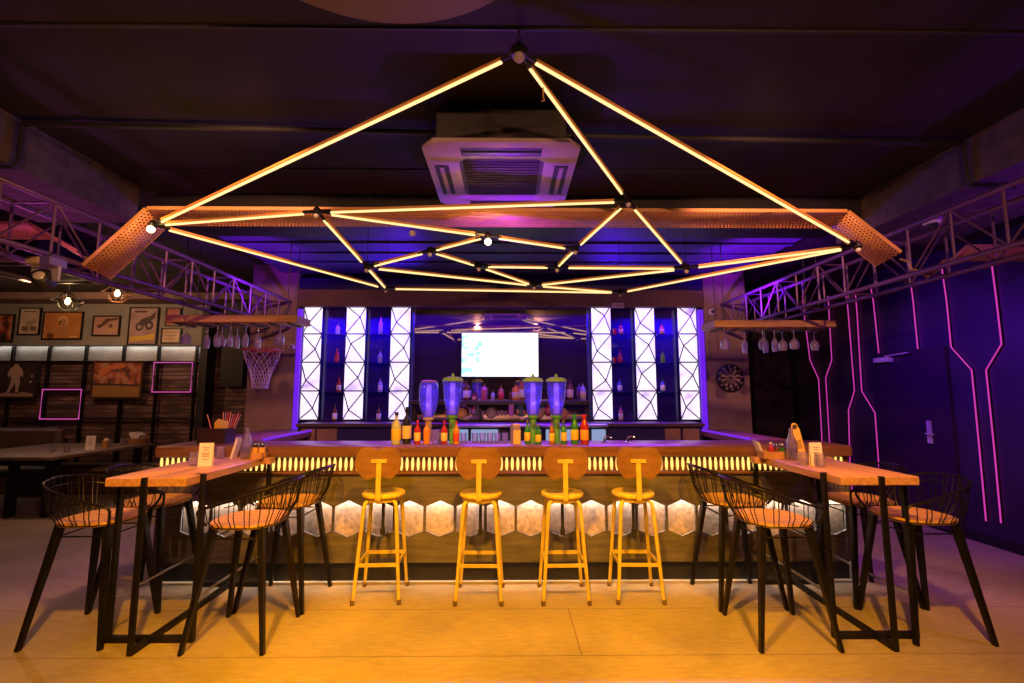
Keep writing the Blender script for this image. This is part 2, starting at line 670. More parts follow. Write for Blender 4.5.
# side counters that run back from the bar to the back bar
for nm, x0, x1, sgn in (('left', BX0, -2.28, 1), ('right', 2.3, 2.72, -1)):
    t = thing('side_counter', 'dark wooden side counter running back to the %s pillar, violet light along its edge' % nm, 'side counter', ((x0 + x1) / 2, 4.6, 0))
    MB().bbox(x0, x1, 4.51, 5.9, CT - .06, CT, .006).build('counter_top', counter_wood, t)
    MB().box(x0 + .06, x1 - .06, 4.53, 5.88, 0, CT - .06).build('base_cabinet', dark_wood, t)
    xi = x0 + .012 if sgn < 0 else x1 - .012
    MB().box(xi - .012, xi + .012, 4.53, 5.85, CT, CT + .018).build('glow_edge', emit('violet_edge_' + nm, (.20, .02, .85), .9), t)  # violet light reflected by the edge, put in as emission

# ------------------------------------------------------------------ back bar cabinets, shelves
BBX0, BBX1 = at(318, 430, Y=5.7).x, at(700, 430, Y=5.7).x
zc = at(500, 422.5, Y=5.75).z
bb = thing('back_bar_cabinet', 'low dark back bar cabinet with wooden doors under the white light panels', 'cabinet', ((BBX0 + BBX1) / 2, 5.8, 0))
MB().bbox(BBX0 - .2, BBX1, 5.55, 6.0, zc - .04, zc, .004).build('cabinet_top', dark_wood, bb)
MB().box(BBX0 - .2, BBX1, 5.62, 6.0, 0, zc - .04).build('body', navy, bb)
for a_, b_ in ((300, 316), (316, 338), (664, 681), (682, 700)):
    X0, X1 = at(a_, 432, Y=5.6).x, at(b_, 432, Y=5.6).x
    d = MB().bbox(X0 + .01, X1 - .01, 5.59, 5.62, .15, zc - .06, .004).build('door', pbr('cabinet_door', (.24, .13, .1), .5, var=.2), bb)
    MB().tube([(X1 - .04, 5.575, .75), (X1 - .04, 5.575, .9)], .006, 6).build('handle', steel, d)

mirror_mat = pbr('dark_mirror', (.50, .41, .40), .025, .95)
MX0, MX1 = at(412, 360, Y=6.0).x, at(589, 360, Y=6.0).x
mi = thing('mirror_panel', 'dark mirror behind the screen reflecting the yellow light tubes', 'mirror', ((MX0 + MX1) / 2, 6.05, zc))
m = MB()
m.add([(MX0, 6.05, zc + .002), (MX1, 6.05, zc + .002), (MX1, 6.02, zb0 - .002), (MX0, 6.02, zb0 - .002), (MX0, 6.06, zc + .002), (MX1, 6.06, zc + .002), (MX1, 6.03, zb0 - .002), (MX0, 6.03, zb0 - .002)],
      [(0, 1, 2, 3), (7, 6, 5, 4), (0, 4, 5, 1), (1, 5, 6, 2), (2, 6, 7, 3), (3, 7, 4, 0)])
m.build('glass', mirror_mat, mi)
m = MB()
for x in (MX0, MX1 - .02):
    m.box(x, x + .02, 6.0, 6.018, zc + .002, zb0 - .002)
m.build('frame', navy, mi)

# backlit faceted panels
PANELS = [(301.2, 321), (344.6, 365), (389.6, 410), (591.6, 611.9), (635.5, 655.9), (678.6, 698.6)]
glow = []


def panel_mat_(i):
    m, nt, b = new_mat('backlit_acrylic_%d' % i)
    tc, x, y, z = obj_xyz(nt)
    n = noise(nt, tc, 3.2 + i * .3, 3)
    c = ramp(nt, n, [(.30, (.28, .18, .85)), (.43, (.80, .68, 1)), (.62, (1, .92, 1))])
    b.inputs['Base Color'].default_value = (.6, .6, .65, 1)
    nt.links.new(c, b.inputs['Emission Color'])
    b.inputs['Emission Strength'].default_value = 1.15
    return m


pos = ['outermost left, beside the purple pillar edge', 'middle of the left three', 'innermost left, next to the mirror',
       'innermost right, next to the mirror', 'middle of the right three', 'outermost right, beside the dartboard pillar']
rp = random.Random(4)
for i, (pa, pb) in enumerate(PANELS):
    lo, hi = (pa + pb) / 2 - .0, 363
    X0, X1 = at(pa, 363, Y=6.0).x, at(pb, 363, Y=6.0).x
    z0, z1 = at(lo, 420, Y=6.0).z, at(lo, 306, Y=6.0).z
    t = thing('lattice_lightbox', 'tall backlit white panel with black triangle lattice, %s' % pos[i], 'light panel', ((X0 + X1) / 2, 6.03, z0), group='faceted light panels of the back bar')
    MB().box(X0 + .006, X1 - .006, 6.0, 6.05, z0 + .005, z1 - .005).build('diffuser', panel_mat_(i), t)
    m = MB()
    for k in range(5):
        z = z0 + (z1 - z0) * k / 4
        m.box(X0, X1, 5.992, 6.0, z - .008, z + .008)
    for k in range(4):
        a, b_ = z0 + (z1 - z0) * k / 4, z0 + (z1 - z0) * (k + 1) / 4
        px = X0 + (X1 - X0) * (.28 if (k + i) % 2 else .68)
        pz = a + (b_ - a) * rp.uniform(.32, .68)
        for cx, cz in ((X0, a), (X1, a), (X0, b_), (X1, b_)):
            m.bar((cx, 5.995, cz), (px, 5.995, pz), .013, .006, up=(0, 1, 0))
    m.build('lattice', black_paint, t)
    m = MB()
    for x in (X0, X1 - .006):
        m.box(x, x + .006, 5.99, 6.08, z0, z1)
    for z in (z0, z1 - .006):
        m.box(X0 + .006, X1 - .006, 6.0, 6.08, z, z + .006)
    m.build('frame', navy, t)

# mirrored bays with glass shelves
BAYS = [(323, 343), (366.2, 388), (612.2, 634.2), (655.5, 676.8)]
names_b = ['first bay from the left pillar', 'second bay from the left pillar', 'bay right of the screen', 'bay beside the outer right panel']
shelf_mat = see_through('shelf_glass', (.75, .75, .95), .2, (.08, .06, .3), .2)
bay_mat = pbr('navy_mirror', (.06, .03, .34), .06, .5)
LEV = [334.5, 363, 392, 421.5]
shelf_z = []
for bi, (pa, pb) in enumerate(BAYS):
    X0, X1 = at(pa, 363, Y=6.0).x + .005, at(pb, 363, Y=6.0).x - .005
    t = thing('bottle_shelf', 'mirror backed glass bottle shelves between white panels, %s' % names_b[bi], 'shelf', ((X0 + X1) / 2, 6.08, zc), group='bottle bays of the back bar')
    MB().box(X0, X1, 6.09, 6.10, zc + .002, zb0).build('mirror_back', bay_mat, t)
    zz = []
    for L in LEV[:3]:
        z = at(pa, L, Y=5.93).z
        MB().box(X0, X1, 5.88, 6.088, z - .006, z).build('shelf_board', shelf_mat, t)
        zz.append(z)
    zz.append(zc + .001)
    shelf_z.append(zz)

# long shelf under the screen
zs = at(520, 400.5, Y=5.9).z
zs2 = at(520, 425, Y=5.9).z
shelf_dark = pbr('shelf_dark', (.028, .016, .016), .5)
cshelf = thing('long_shelf', 'long dark wooden shelf under the screen holding a row of bottles', 'shelf', ((MX0 + MX1) / 2, 5.95, zs - .05))
MB().bbox(MX0 + .02, MX1 - .02, 5.80, 6.03, zs - .05, zs, .004).build('board', shelf_dark, cshelf)
for x in (MX0 + .03, -.35, .3, MX1 - .06):
    MB().box(x, x + .03, 5.97, 6.03, zs2, zs - .05).build('bracket', shelf_dark, cshelf)
MB().bbox(MX0 + .02, MX1 - .02, 5.86, 6.03, zs2 - .03, zs2, .004).build('lower_board', shelf_dark, cshelf)

# screen
tl, brc = at(462, 333, Y=5.97), at(538.3, 376.5, Y=5.97)
tv = thing('wall_screen', 'large white lit flat screen mounted over the dark mirror', 'tv', ((tl.x + brc.x) / 2, 6.0, brc.z))


def tv_mat():
    m, nt, b = new_mat('screen_picture')
    tc, x, y, z = obj_xyz(nt)
    w = brc.x - tl.x
    u = math_node(nt, 'ADD', math_node(nt, 'DIVIDE', x, w), .5)
    left = math_node(nt, 'LESS_THAN', u, .27)
    n = noise(nt, tc, 9, 4, (1, 1, 1.6))
    art = ramp(nt, n, [(.42, (.32, .68, .85)), (.5, (.80, .95, .98)), (.62, (.95, 1, 1)), (.7, (.45, .72, .62))])
    bg = ramp(nt, u, [(0, (.72, .95, .98)), (.45, (.95, 1, .98)), (.6, (1, 1, 1))])
    col = mix_col(nt, left, bg, art)
    nt.links.new(col, b.inputs['Emission Color'])
    b.inputs['Emission Strength'].default_value = 1.6
    b.inputs['Base Color'].default_value = (.02, .02, .02, 1)
    return m


MB().bbox(tl.x - .01, brc.x + .01, 5.972, 6.03, brc.z - .01, tl.z + .01, .004).build('casing', dark_plastic, tv)
MB().box(tl.x, brc.x, 5.968, 5.9715, brc.z, tl.z).build('display', tv_mat(), tv)
MB().box((tl.x + brc.x) / 2 - .1, (tl.x + brc.x) / 2 + .1, 6.03, 6.05, brc.z + .1, tl.z - .1).build('wall_mount', black_metal, tv)

# lit bottle cooler on the back counter, seen over the bar
cl = thing('bottle_cooler', 'glowing blue white bottle cooler low behind the bar, under the screen', 'cooler', (at(500, 436, Y=5.45).x, 5.45, 0))
cx0, cx1 = at(455, 436, Y=5.4).x, at(606, 436, Y=5.4).x
cz = at(500, 427.5, Y=5.4).z
MB().bbox(cx0 - .03, cx1 + .03, 5.40, 5.545, 0, .8, .006).build('body', dark_plastic, cl)
MB().box(cx0 - .03, cx1 + .03, 5.52, 5.545, .8, cz).build('back_panel', dark_plastic, cl)
MB().bbox(cx0 - .03, cx1 + .03, 5.40, 5.545, cz, cz + .03, .004).build('lid', steel, cl)
segs = [(455, 468), (471, 498), (527, 541), (546, 552), (560, 571), (592, 606)]
lit = emit('cooler_glow', (.45, .6, 1), .55)
for a_, b_ in segs:
    X0, X1 = at(a_, 436, Y=5.5).x, at(b_, 436, Y=5.5).x
    MB().box(X0, X1, 5.51, 5.519, .80, cz - .03).build('light_box', lit, cl)

# violet light strips on both edges of the back bar
vio = emit('violet_led', (.15, .012, .80), 1.0)
for nm, pa, pb in (('left', 294.5, 299), ('right', 701, 706)):
    X0, X1 = at(pa, 380, Y=5.9).x, at(pb, 380, Y=5.9).x
    t = thing('led_profile', 'tall violet light strip on the %s edge of the back bar' % nm, 'light strip', ((X0 + X1) / 2, 5.9, zc - .1))
    MB().box(X0, X1, 5.895, 5.93, zc - .1, at(300, 309, Y=5.9).z).build('diffuser', vio, t)
    MB().box(X0 - .006, X1 + .006, 5.931, 5.96, zc - .1, at(300, 308, Y=5.9).z).build('housing', navy, t)

# ------------------------------------------------------------------ light tube sculpture
NODE = {'A': (519, 54, 1.95), 'B': (153, 226, 2.90), 'C': (857, 247, 2.90), 'D': (317, 213, 2.82), 'E': (628, 202, 2.78),
        'F': (488, 237, 3.02), 'G': (430, 252, 3.2), 'H': (367, 268, 3.25), 'I': (386, 289, 4.2), 'J': (479, 267, 3.5),
        'K': (534, 286, 4.1), 'L': (557, 268, 3.45), 'M': (575, 250, 3.15), 'N': (686, 269, 3.35), 'O': (620, 293, 4.3)}
ND = {k: at(px, py, Y=Y) for k, (px, py, Y) in NODE.items()}
TUB = 'AB AC AE BD BI DE DF DH HI HG GF HK GJ JL JK FM EM ML EN LN NC KN KO IO OC'.split()
tube_glow = emit('tube_glow', (1, .68, .28), 1.5)
halo_orange = pbr('halo_housing', (.55, .24, .045), .5)  # orange colour stands in for the glow around the tubes
sc = thing('light_tube_sculpture', 'faceted hanging frame of glowing yellow light tubes over the bar', 'hanging light', (ND['A'].x, ND['A'].y, ND['O'].z))
for e in TUB:
    a, b = ND[e[0]], ND[e[1]]
    d = (b - a).normalized()
    L = (b - a).length
    off = min(.085, L * .12)
    p, q = a + d * off, b - d * off
    r = .0075
    o = MB().tube([p, q], r, 8).build('light_tube', tube_glow, sc)
    MB().bar(p + Vector((0, .004, .0145)), q + Vector((0, .004, .0145)), .026, .012).build('halo_housing', halo_orange, o)
for k, p in ND.items():
    r = .03 if k == 'A' else .018
    nd = MB()
    nd.lathe([(r * 1.1, -.012), (r * 1.6, 0), (r * 1.1, .03), (.006, .04)], 12, p)
    for e in TUB:
        if k in e:
            d = (ND[e[1] if e[0] == k else e[0]] - p).normalized()
            nd.tube([p + Vector((0, 0, .012)), p + d * .09 + Vector((0, 0, .012))], .011, 6)
    o = nd.build('joint', black_metal, sc)
    c = p + Vector((0, -.01, -.022))
    MB().ball(c, r * .85, 12).build('ball_bolt', pbr('ball_bolt', (.55, .5, .48), .4) if k == 'A' else bpy.data.materials['ball_bolt'], o)
# chain above the apex, wires for the other corners
m = MB()
p = ND['A']
z = p.z + .03
i = 0
while z < 3.19:
    ring = []
    for k in range(8):
        a = 2 * PI * k / 8
        u, w = .008 * math.cos(a), .017 * math.sin(a)
        ring.append((p.x + (u if i % 2 else 0), p.y + (0 if i % 2 else u), z + .015 + w))
    m.tube(ring, .0028, 5, True)
    z += .026
    i += 1
m.build('chain', black_metal, sc)
for k in 'MNIOKH':
    p = ND[k]
    MB().tube([p + Vector((0, 0, .03)), (p.x, p.y, 3.0 if 3.74 < p.y < 4.23 else (3.1 if p.y > 4.2 else 3.19))], .002, 5).build('hanging_wire', black_metal, sc)
# dangling cord end beside the middle tube
q = ND['A'] + (ND['E'] - ND['A']) * .17
MB().tube([q, q + Vector((0, .0, -.05)), q + Vector((.006, 0, -.07)), q + Vector((-.008, 0, -.075))], .004, 6).build('cord_end', pbr('orange_cord', (.5, .25, .06), .6), sc)

# two small bare bulbs on the sculpture's corners
bulb_mat = emit('bulb_glow', (1, .72, .32), 14)
for (px, py, Y, txt) in ((151, 228.5, 2.86, 'small bright bulb under the left corner of the light tubes'),
                         (488, 241, 2.98, 'small bright bulb under the middle joint of the light tubes')):
    c = at(px, py, Y=Y)
    t = thing('spot_bulb', txt, 'bulb', c)
    light('bulb_light', 'POINT', (c.x + (.02 if px < 200 else 0), c.y - .06, c.z - .02), 3.5, (1, .52, .14), .02)
    MB().ball((c.x, c.y, c.z - .005), .022, 12).build('globe', bulb_mat, t)
    MB().lathe([(.012, .012), (.016, .02), (.016, .035), (.004, .045)], 12, c).build('socket', black_metal, t)

# ------------------------------------------------------------------ perforated trays
def perforated(name, col):
    m = bpy.data.materials.new(name)
    m.use_nodes = True
    nt = m.node_tree
    b = nt.nodes['Principled BSDF']
    uv = nt.nodes.new('ShaderNodeUVMap')
    sp = nt.nodes.new('ShaderNodeSeparateXYZ')
    nt.links.new(uv.outputs[0], sp.inputs[0])
    s = 1 / .024
    v = math_node(nt, 'MULTIPLY', sp.outputs[1], s)
    row = math_node(nt, 'FLOOR', v)
    u = math_node(nt, 'ADD', math_node(nt, 'MULTIPLY', sp.outputs[0], s), math_node(nt, 'MULTIPLY', row, .5))
    du = math_node(nt, 'SUBTRACT', math_node(nt, 'FRACT', u), .5)
    dv = math_node(nt, 'SUBTRACT', math_node(nt, 'FRACT', v), .5)
    r2 = math_node(nt, 'ADD', math_node(nt, 'MULTIPLY', du, du), math_node(nt, 'MULTIPLY', dv, dv))
    hole = math_node(nt, 'LESS_THAN', r2, .062)
    b.inputs['Base Color'].default_value = (*col, 1)
    b.inputs['Roughness'].default_value = .5
    b.inputs['Metallic'].default_value = .1
    tr = nt.nodes.new('ShaderNodeBsdfTransparent')
    mx = nt.nodes.new('ShaderNodeMixShader')
    nt.links.new(hole, mx.inputs[0])
    nt.links.new(b.outputs[0], mx.inputs[1])
    nt.links.new(tr.outputs[0], mx.inputs[2])
    nt.links.new(mx.outputs[0], nt.nodes['Material Output'].inputs['Surface'])
    return m


perf = perforated('perforated_orange_sheet', (.50, .23, .09))
edge_m = pbr('tray_edge', (.55, .27, .10), .5)


def tray(label, prof, ya, za, yb, zb, lip=.022):
    """bent sheet: prof is a polyline (x, z offset); the sheet spans from (ya, za) to (yb, zb)"""
    t = thing('perforated_tray', label, 'metal tray', (prof[len(prof) // 2][0], ya, za))
    names_ = ['sloping_plate', 'level_plate', 'sloping_plate'] if len(prof) == 4 else ['level_plate', 'sloping_plate']
    for i in range(len(prof) - 1):
        (x0, d0), (x1, d1) = prof[i], prof[i + 1]
        m = MB()
        vs = [(x0, ya, za + d0), (x1, ya, za + d1), (x1, yb, zb + d1), (x0, yb, zb + d0)]
        m.add(vs, [(0, 1, 2, 3)])
        o = m.build(names_[i], perf, t)
        L = math.hypot(x1 - x0, d1 - d0)
        W = math.hypot(yb - ya, zb - za)
        uvl = o.data.uv_layers.new(name='UVMap')
        co = {(round(v[0], 4), round(v[1], 4)): uv for v, uv in zip(vs, ((0, 0), (L, 0), (L, W), (0, W)))}
        og = ORG[t.name]
        for lp in o.data.loops:
            v = o.data.vertices[lp.vertex_index].co + og
            uvl.data[lp.index].uv = min(co.items(), key=lambda kv: (kv[0][0] - v.x) ** 2 + (kv[0][1] - v.y) ** 2)[1]
        so = o.modifiers.new('thickness', 'SOLIDIFY')
        so.thickness = .002
        e = MB()
        nx, nz = -(d1 - d0) / L, (x1 - x0) / L
        if nz < 0:
            nx, nz = -nx, -nz
        for y, z in ((ya, za), (yb, zb)):
            vs = []
            for dy in (-.002, .002):
                vs += [(x0, y + dy, z + d0), (x1, y + dy, z + d1), (x1 + nx * lip, y + dy, z + d1 + nz * lip), (x0 + nx * lip, y + dy, z + d0 + nz * lip)]
            e.add(vs, [(0, 1, 2, 3), (7, 6, 5, 4), (0, 4, 5, 1), (1, 5, 6, 2), (2, 6, 7, 3), (3, 7, 4, 0)])
        e.build('folded_edge', edge_m, o)
    return t


al, ah = at(83.5, 268, Y=2.95), at(146.5, 211, Y=2.95)
bl, bh = at(901, 260, Y=2.95), at(848, 219, Y=2.95)
far = at(500, 227, Y=3.16)
zn = at(500, 211, Y=2.95).z
tray('long perforated orange metal tray spanning the ceiling, its ends sloping down', [(al.x, al.z - ah.z), (ah.x, 0), (bh.x, 0), (bl.x, bl.z - bh.z)], 2.95, zn, 3.16, far.z)
a0, a1 = at(28, 224, Y=3.65), at(76, 252, Y=3.65)
tray('orange perforated tray end behind the left truss, sloping down to it', [(-6.0, 0), (a0.x, 0), (a1.x, a1.z - a0.z)], 3.65, a0.z, 3.85, a0.z - .06)
a0, a1 = at(968, 247, Y=3.65), at(948, 265, Y=3.65)
tray('orange perforated tray end behind the right truss, sloping down to it', [(4.95, 0), (a0.x, 0), (a1.x, a1.z - a0.z)], 3.65, a0.z, 3.85, a0.z - .06)

# ------------------------------------------------------------------ trusses
truss_paint = pbr('truss_paint', (.13, .05, .16), .45, .3)


def truss(label, x, xo, y0, y1, z0, z1, nb):
    t = thing('lattice_truss', label, 'truss', ((x + xo) / 2, y0, z0))
    for xx in (x, xo):
        for zz, nm in ((z0, 'bottom_chord'), (z1, 'top_chord')):
            MB().tube([(xx, y0, zz), (xx, y1, zz)], .017, 10).build(nm, truss_paint, t)
    for k in range(nb + 1):
        y = y0 + (y1 - y0) * k / nb
        yn = y + (y1 - y0) / nb
        for xx in (x, xo):
            MB().tube([(xx, y, z0), (xx, y, z1)], .0085, 6).build('upright', truss_paint, t)
            if k < nb:
                a, b = (z0, z1) if k % 2 else (z1, z0)
                if xx == xo:
                    a, b = b, a
                MB().tube([(xx, y, a), (xx, yn, b)], 0.0065, 6).build('diagonal_brace', truss_paint, t)
        if k % 2 == 0:
            MB().tube([(x, y, z1), (xo, y, z1)], .0065, 6).build('cross_bar', truss_paint, t)
        else:
            MB().tube([(x, y, z0), (xo, y, z0)], .0065, 6).build('cross_bar', truss_paint, t)
    return t


truss('purple lit lattice truss running along the left side over the tables', -2.74, -3.0, .9, 5.9, 2.385, 2.715, 16)
truss('purple lit lattice truss running along the right side over the tables', 2.74, 3.0, .9, 5.9, 2.36, 2.69, 16)

# conduit pipe crossing the ceiling
pp = thing('conduit_pipe', 'thin black pipe crossing the dark ceiling and dropping at both beams', 'pipe', (0, 3.2, 2.9))
pl, prr = at(44, 124, z=3.165), at(956, 144, z=3.165)
pl.x, prr.x = -2.9, 2.95
dl, drr = at(37, 176, X=-2.905), at(965, 196, X=2.955)
MB().tube([(prr.x, prr.y, prr.z), (pl.x, pl.y, pl.z)], .016, 8).build('run', black_paint, pp)
MB().tube([(pl.x, pl.y, pl.z), (pl.x, pl.y, 2.93), (pl.x - .01, pl.y - .02, 2.88), (pl.x - .15, pl.y - .05, 2.87)], .014, 8).build('drop', black_paint, pp)
MB().tube([(prr.x, prr.y, prr.z), (prr.x, prr.y, 2.93), (prr.x + .02, prr.y, 2.88), (prr.x + .3, prr.y, 2.87)], .014, 8).build('drop', black_paint, pp)

# ------------------------------------------------------------------ ceiling cassettes
ac_white = pbr('ac_casing', (.34, .25, .24), .5)
ac_grey = pbr('ac_grille', (.055, .035, .045), .6)


def cassette(label, cx, cy, zb, S, box=True):
    t = thing('air_conditioner', label, 'air conditioner', (cx, cy, zb))
    h = S / 2
    g = h * .56
    m = MB()
    # chamfered border ring with a recessed middle
    rings = [(h, .035), (h, .012), (h - .02, 0), (g + .03, .0), (g, .018)]
    vs, fs = [], []
    for r, z in rings:
        k = .07 if r > g + .05 else .05
        vs += [(cx + sx * (r - (k if i else 0)), cy + sy * (r - (0 if i else k)), zb + z) for sx, sy, i in
               ((-1, -1, 0), (-1, -1, 1), (1, -1, 1), (1, -1, 0), (1, 1, 0), (1, 1, 1), (-1, 1, 1), (-1, 1, 0))]
    for a in range(len(rings) - 1):
        for i in range(8):
            j = (i + 1) % 8
            fs.append((a * 8 + i, a * 8 + j, a * 8 + 8 + j, a * 8 + 8 + i))
    fs.append(tuple(range(8)))
    m.add(vs, fs)
    m.build('face_frame', ac_white, t)
    m = MB().box(cx - g - .004, cx + g + .004, cy - g - .004, cy + g + .004, zb + .012, zb + .03)
    for k in range(14):
        y = cy - g + .03 + k * (2 * g - .06) / 13
        m.box(cx - g + .02, cx + g - .02, y - .004, y + .004, zb + .006, zb + .012)
    m.build('intake_grille', ac_grey, t)
    for dx, dy in ((0, -1), (0, 1), (-1, 0), (1, 0)):
        c = (h + g) / 2 + .012
        a, b = (g * .92, .042) if dx == 0 else (.042, g * .80)
        X, Y = cx + dx * c, cy + dy * c
        o = MB().box(X - a, X + a, Y - b, Y + b, zb - .003, zb + .012).build('air_outlet', black_paint, t)
        a2, b2 = (a * .97, .012) if dx == 0 else (.012, b * .97)
        MB().box(X - a2, X + a2, Y - b2, Y + b2, zb - .012, zb - .003).build('flap', ac_white if dx else dark_plastic, o)
    if box:
        MB().bbox(cx - h * .84, cx + h * .84, cy - h * .84, cy + h * .84, zb + .036, 3.17, .01).build('body_box', pbr('ac_body', (.018, .014, .015), .6), t)
    for sx in (-1, 1):
        for sy in (-1, 1):
            MB().tube([(cx + sx * h * .9, cy + sy * h * .9, zb + .02), (cx + sx * h * .9, cy + sy * h * .9, 3.19)], .006, 6).build('hanger_rod', black_metal, t)
    return t


n0, n1 = at(420, 145, Y=2.45), at(582, 149, Y=2.45)
cassette('white ceiling air conditioner hanging above the middle of the light tubes', (n0.x + n1.x) / 2, 2.45 + .43, n0.z, n1.x - n0.x)
cc = at(97, 281, Y=5.5)
cassette('white ceiling air conditioner at the far left over the dining tables', -5.08, 5.0, 2.84, .98)

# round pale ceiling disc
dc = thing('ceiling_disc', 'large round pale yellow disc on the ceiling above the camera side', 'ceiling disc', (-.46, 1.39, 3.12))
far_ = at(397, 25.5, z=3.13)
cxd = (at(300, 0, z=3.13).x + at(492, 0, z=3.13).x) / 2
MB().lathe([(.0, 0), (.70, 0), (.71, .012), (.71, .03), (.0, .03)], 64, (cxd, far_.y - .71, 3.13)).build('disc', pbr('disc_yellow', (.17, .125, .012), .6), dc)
MB().lathe([(.03, .03), (.03, .07)], 12, (cxd, far_.y - .71, 3.13)).build('mount', black_metal, dc)

# ------------------------------------------------------------------ moving head lamp, cameras, pendants
mh = at(46, 268, Y=2.9)
px_, py_ = -2.78, 2.78
mp = at(47, 263, X=-2.74)
t = thing('stage_light', 'moving head stage light clamped under the left truss, yellow lit base', 'stage light', (mp.x, mp.y, mp.z - .1))
X, Y, Z = mp.x, mp.y, mp.z
MB().bbox(X - .085, X + .0, Y - .05, Y + .06, Z - .02, Z + .03, .008).build('base', pbr('stage_base', (.60, .46, .20), .5), t)
MB().bbox(X + .001, X + .075, Y - .055, Y + .055, Z - .03, Z + .03, .008).build('side_cover', pbr('stage_blue', (.14, .10, .40), .5), t)
MB().tube([(X, Y, Z + .03), (X, Y, Z + .07)], .02, 10).build('clamp', black_metal, t)
yk = MB()
yk.bar((X - .065, Y, Z - .025), (X + .065, Y, Z - .025), .05, .012)
yk.bar((X - .06, Y, Z - .02), (X - .06, Y, Z - .11), .016, .04)
yk.bar((X + .06, Y, Z - .02), (X + .06, Y, Z - .11), .016, .04)
yk.build('yoke', pbr('yoke_grey', (.40, .36, .34), .5), t)
R = Euler((math.radians(70), 0, math.radians(20))).to_matrix()
MB().lathe([(.03, -.055), (.048, -.045), (.052, .02), (.046, .048), (.04, .052)], 20, (X - .01, Y, Z - .105), M=R).build('lamp_head', dark_plastic, t)
MB().lathe([(.0, .060), (.018, .058), (.028, .053)], 20, (X - .01, Y, Z - .105), M=R).build('lens', pbr('lens_cream', (.7, .62, .45), .2), t)

for px, py, kw, txt, r in ((932, 219, {'z': 2.90}, 'small white dome camera on the ceiling beam over the right truss', .045),
                           (292.5, 347, {'Y': 5.90}, 'tiny round white camera on the left pillar beside the hoop', .03),
                           (711.5, 312, {'Y': 5.90}, 'small white camera high on the right pillar above the dartboard', .04)):
    c = at(px, py, **kw)
    t = thing('security_camera', txt, 'camera', c)
    if 'z' in kw:
        r *= 1.25
        MB().lathe([(r * 1.1, 0), (r * 1.1, -.03), (r * .95, -.04)], 20, c).build('housing', white_plastic, t)
        MB().lathe([(r * .62, -.04), (r * .55, -.065), (r * .3, -.08), (0, -.085)], 20, c).build('dome', pbr('camera_dome', (.03, .03, .03), .1), t)
    else:
        R = Euler((PI / 2, 0, 0)).to_matrix()
        MB().lathe([(r, -.02), (r, .02), (r * .8, .035)], 20, c, M=R).build('housing', white_plastic, t)
        MB().lathe([(r * .6, .035), (r * .5, .045), (0, .048)], 16, c, M=R).build('lens', dark_plastic, t)

for i, (px, py, txt) in enumerate(((68, 301, 'glowing bulb in a dark silhouetted diamond wire cage, left of the two pendants'),
                                   (117.5, 293, 'glowing bulb in a copper lit diamond wire cage, right of the two pendants'))):
    c = at(px, py, Y=6.0)
    t = thing('pendant_lamp', txt, 'pendant lamp', c, group='cage pendant lamps on the left')
    m = MB()
    K = 6
    top = [(c.x + .05 * math.cos(2 * PI * k / K), c.y + .05 * math.sin(2 * PI * k / K), c.z + .10) for k in range(K)]
    mid = [(c.x + .165 * math.cos(2 * PI * (k + .5) / K), c.y + .165 * math.sin(2 * PI * (k + .5) / K), c.z - .0) for k in range(K)]
    bot = [(c.x + .07 * math.cos(2 * PI * k / K), c.y + .07 * math.sin(2 * PI * k / K), c.z - .11) for k in range(K)]
    for k in range(K):
        j = (k + 1) % K
        for a, b in ((top[k], top[j]), (mid[k], mid[j]), (bot[k], bot[j]), (top[k], mid[k]), (top[j], mid[k]), (bot[k], mid[k]), (bot[j], mid[k])):
            m.tube([a, b], .0045, 5)
    m.build('wire_cage', pbr('cage_wire_%d' % i, ((.012, .01, .009), (.12, .04, .015))[i], .6, 0), t)  # light put into the wire colours: one dark as silhouette, one copper lit
    MB().lathe([(0, -.05), (.022, -.042), (.032, -.015), (.026, .015), (.013, .04)], 14, c).build('bulb', emit('pendant_bulb', (1, .70, .30), 9), t)
    MB().lathe([(.018, .04), (.022, .05), (.022, .1), (.006, .115)], 12, c).build('socket', black_metal, t)
    MB().tube([(c.x, c.y, c.z + .11), (c.x, c.y, 3.19)], .004, 6).build('cord', black_metal, t)
    light('pendant_light', 'POINT', (c.x, c.y - .02, c.z - .07), 4, (1, .6, .25), .03)

# small fittings of the ceiling
c = at(412.5, 233, Y=4.0)
t = thing('ceiling_sensor', 'tiny pale sensor hanging behind the light tubes, left of the middle bulb', 'sensor', (c.x, c.y, c.z))
MB().lathe([(0, -.03), (.022, -.022), (.030, 0), (.026, .015), (0, .018)], 16, c).build('housing', white_plastic, t)
MB().tube([(c.x, c.y, c.z + .016), (c.x, c.y, 3.0)], .004, 6).build('stem', black_metal, t)
a, b = at(900, 259, Y=3.05), at(916, 271, Y=3.05)
t = thing('loose_cable', 'short pale cable curling from the right end of the perforated tray', 'cable', a)
MB().tube([a, a.lerp(b, .35) + Vector((.02, 0, .01)), a.lerp(b, .6) + Vector((.012, 0, -.025)), b.lerp(a, .1), b + Vector((.05, .02, .0))], .008, 8).build('cable', pbr('cable_pale', (.4, .26, .26), .5), t)
a, b = at(612, 303, Y=5.88), at(624, 308, Y=5.88)
t = thing('bulkhead_box', 'small pale box on the bulkhead over the panel right of the screen', 'box', ((a.x + b.x) / 2, 5.88, b.z))
MB().bbox(a.x, b.x, 5.865, 5.899, b.z, a.z, .004).build('casing', pbr('box_pale', (.45, .3, .3), .5), t)
MB().box(a.x + .02, b.x - .02, 5.8635, 5.8645, (a.z + b.z) / 2 - .006, (a.z + b.z) / 2 + .006).build('vent_slot', black_paint, t)

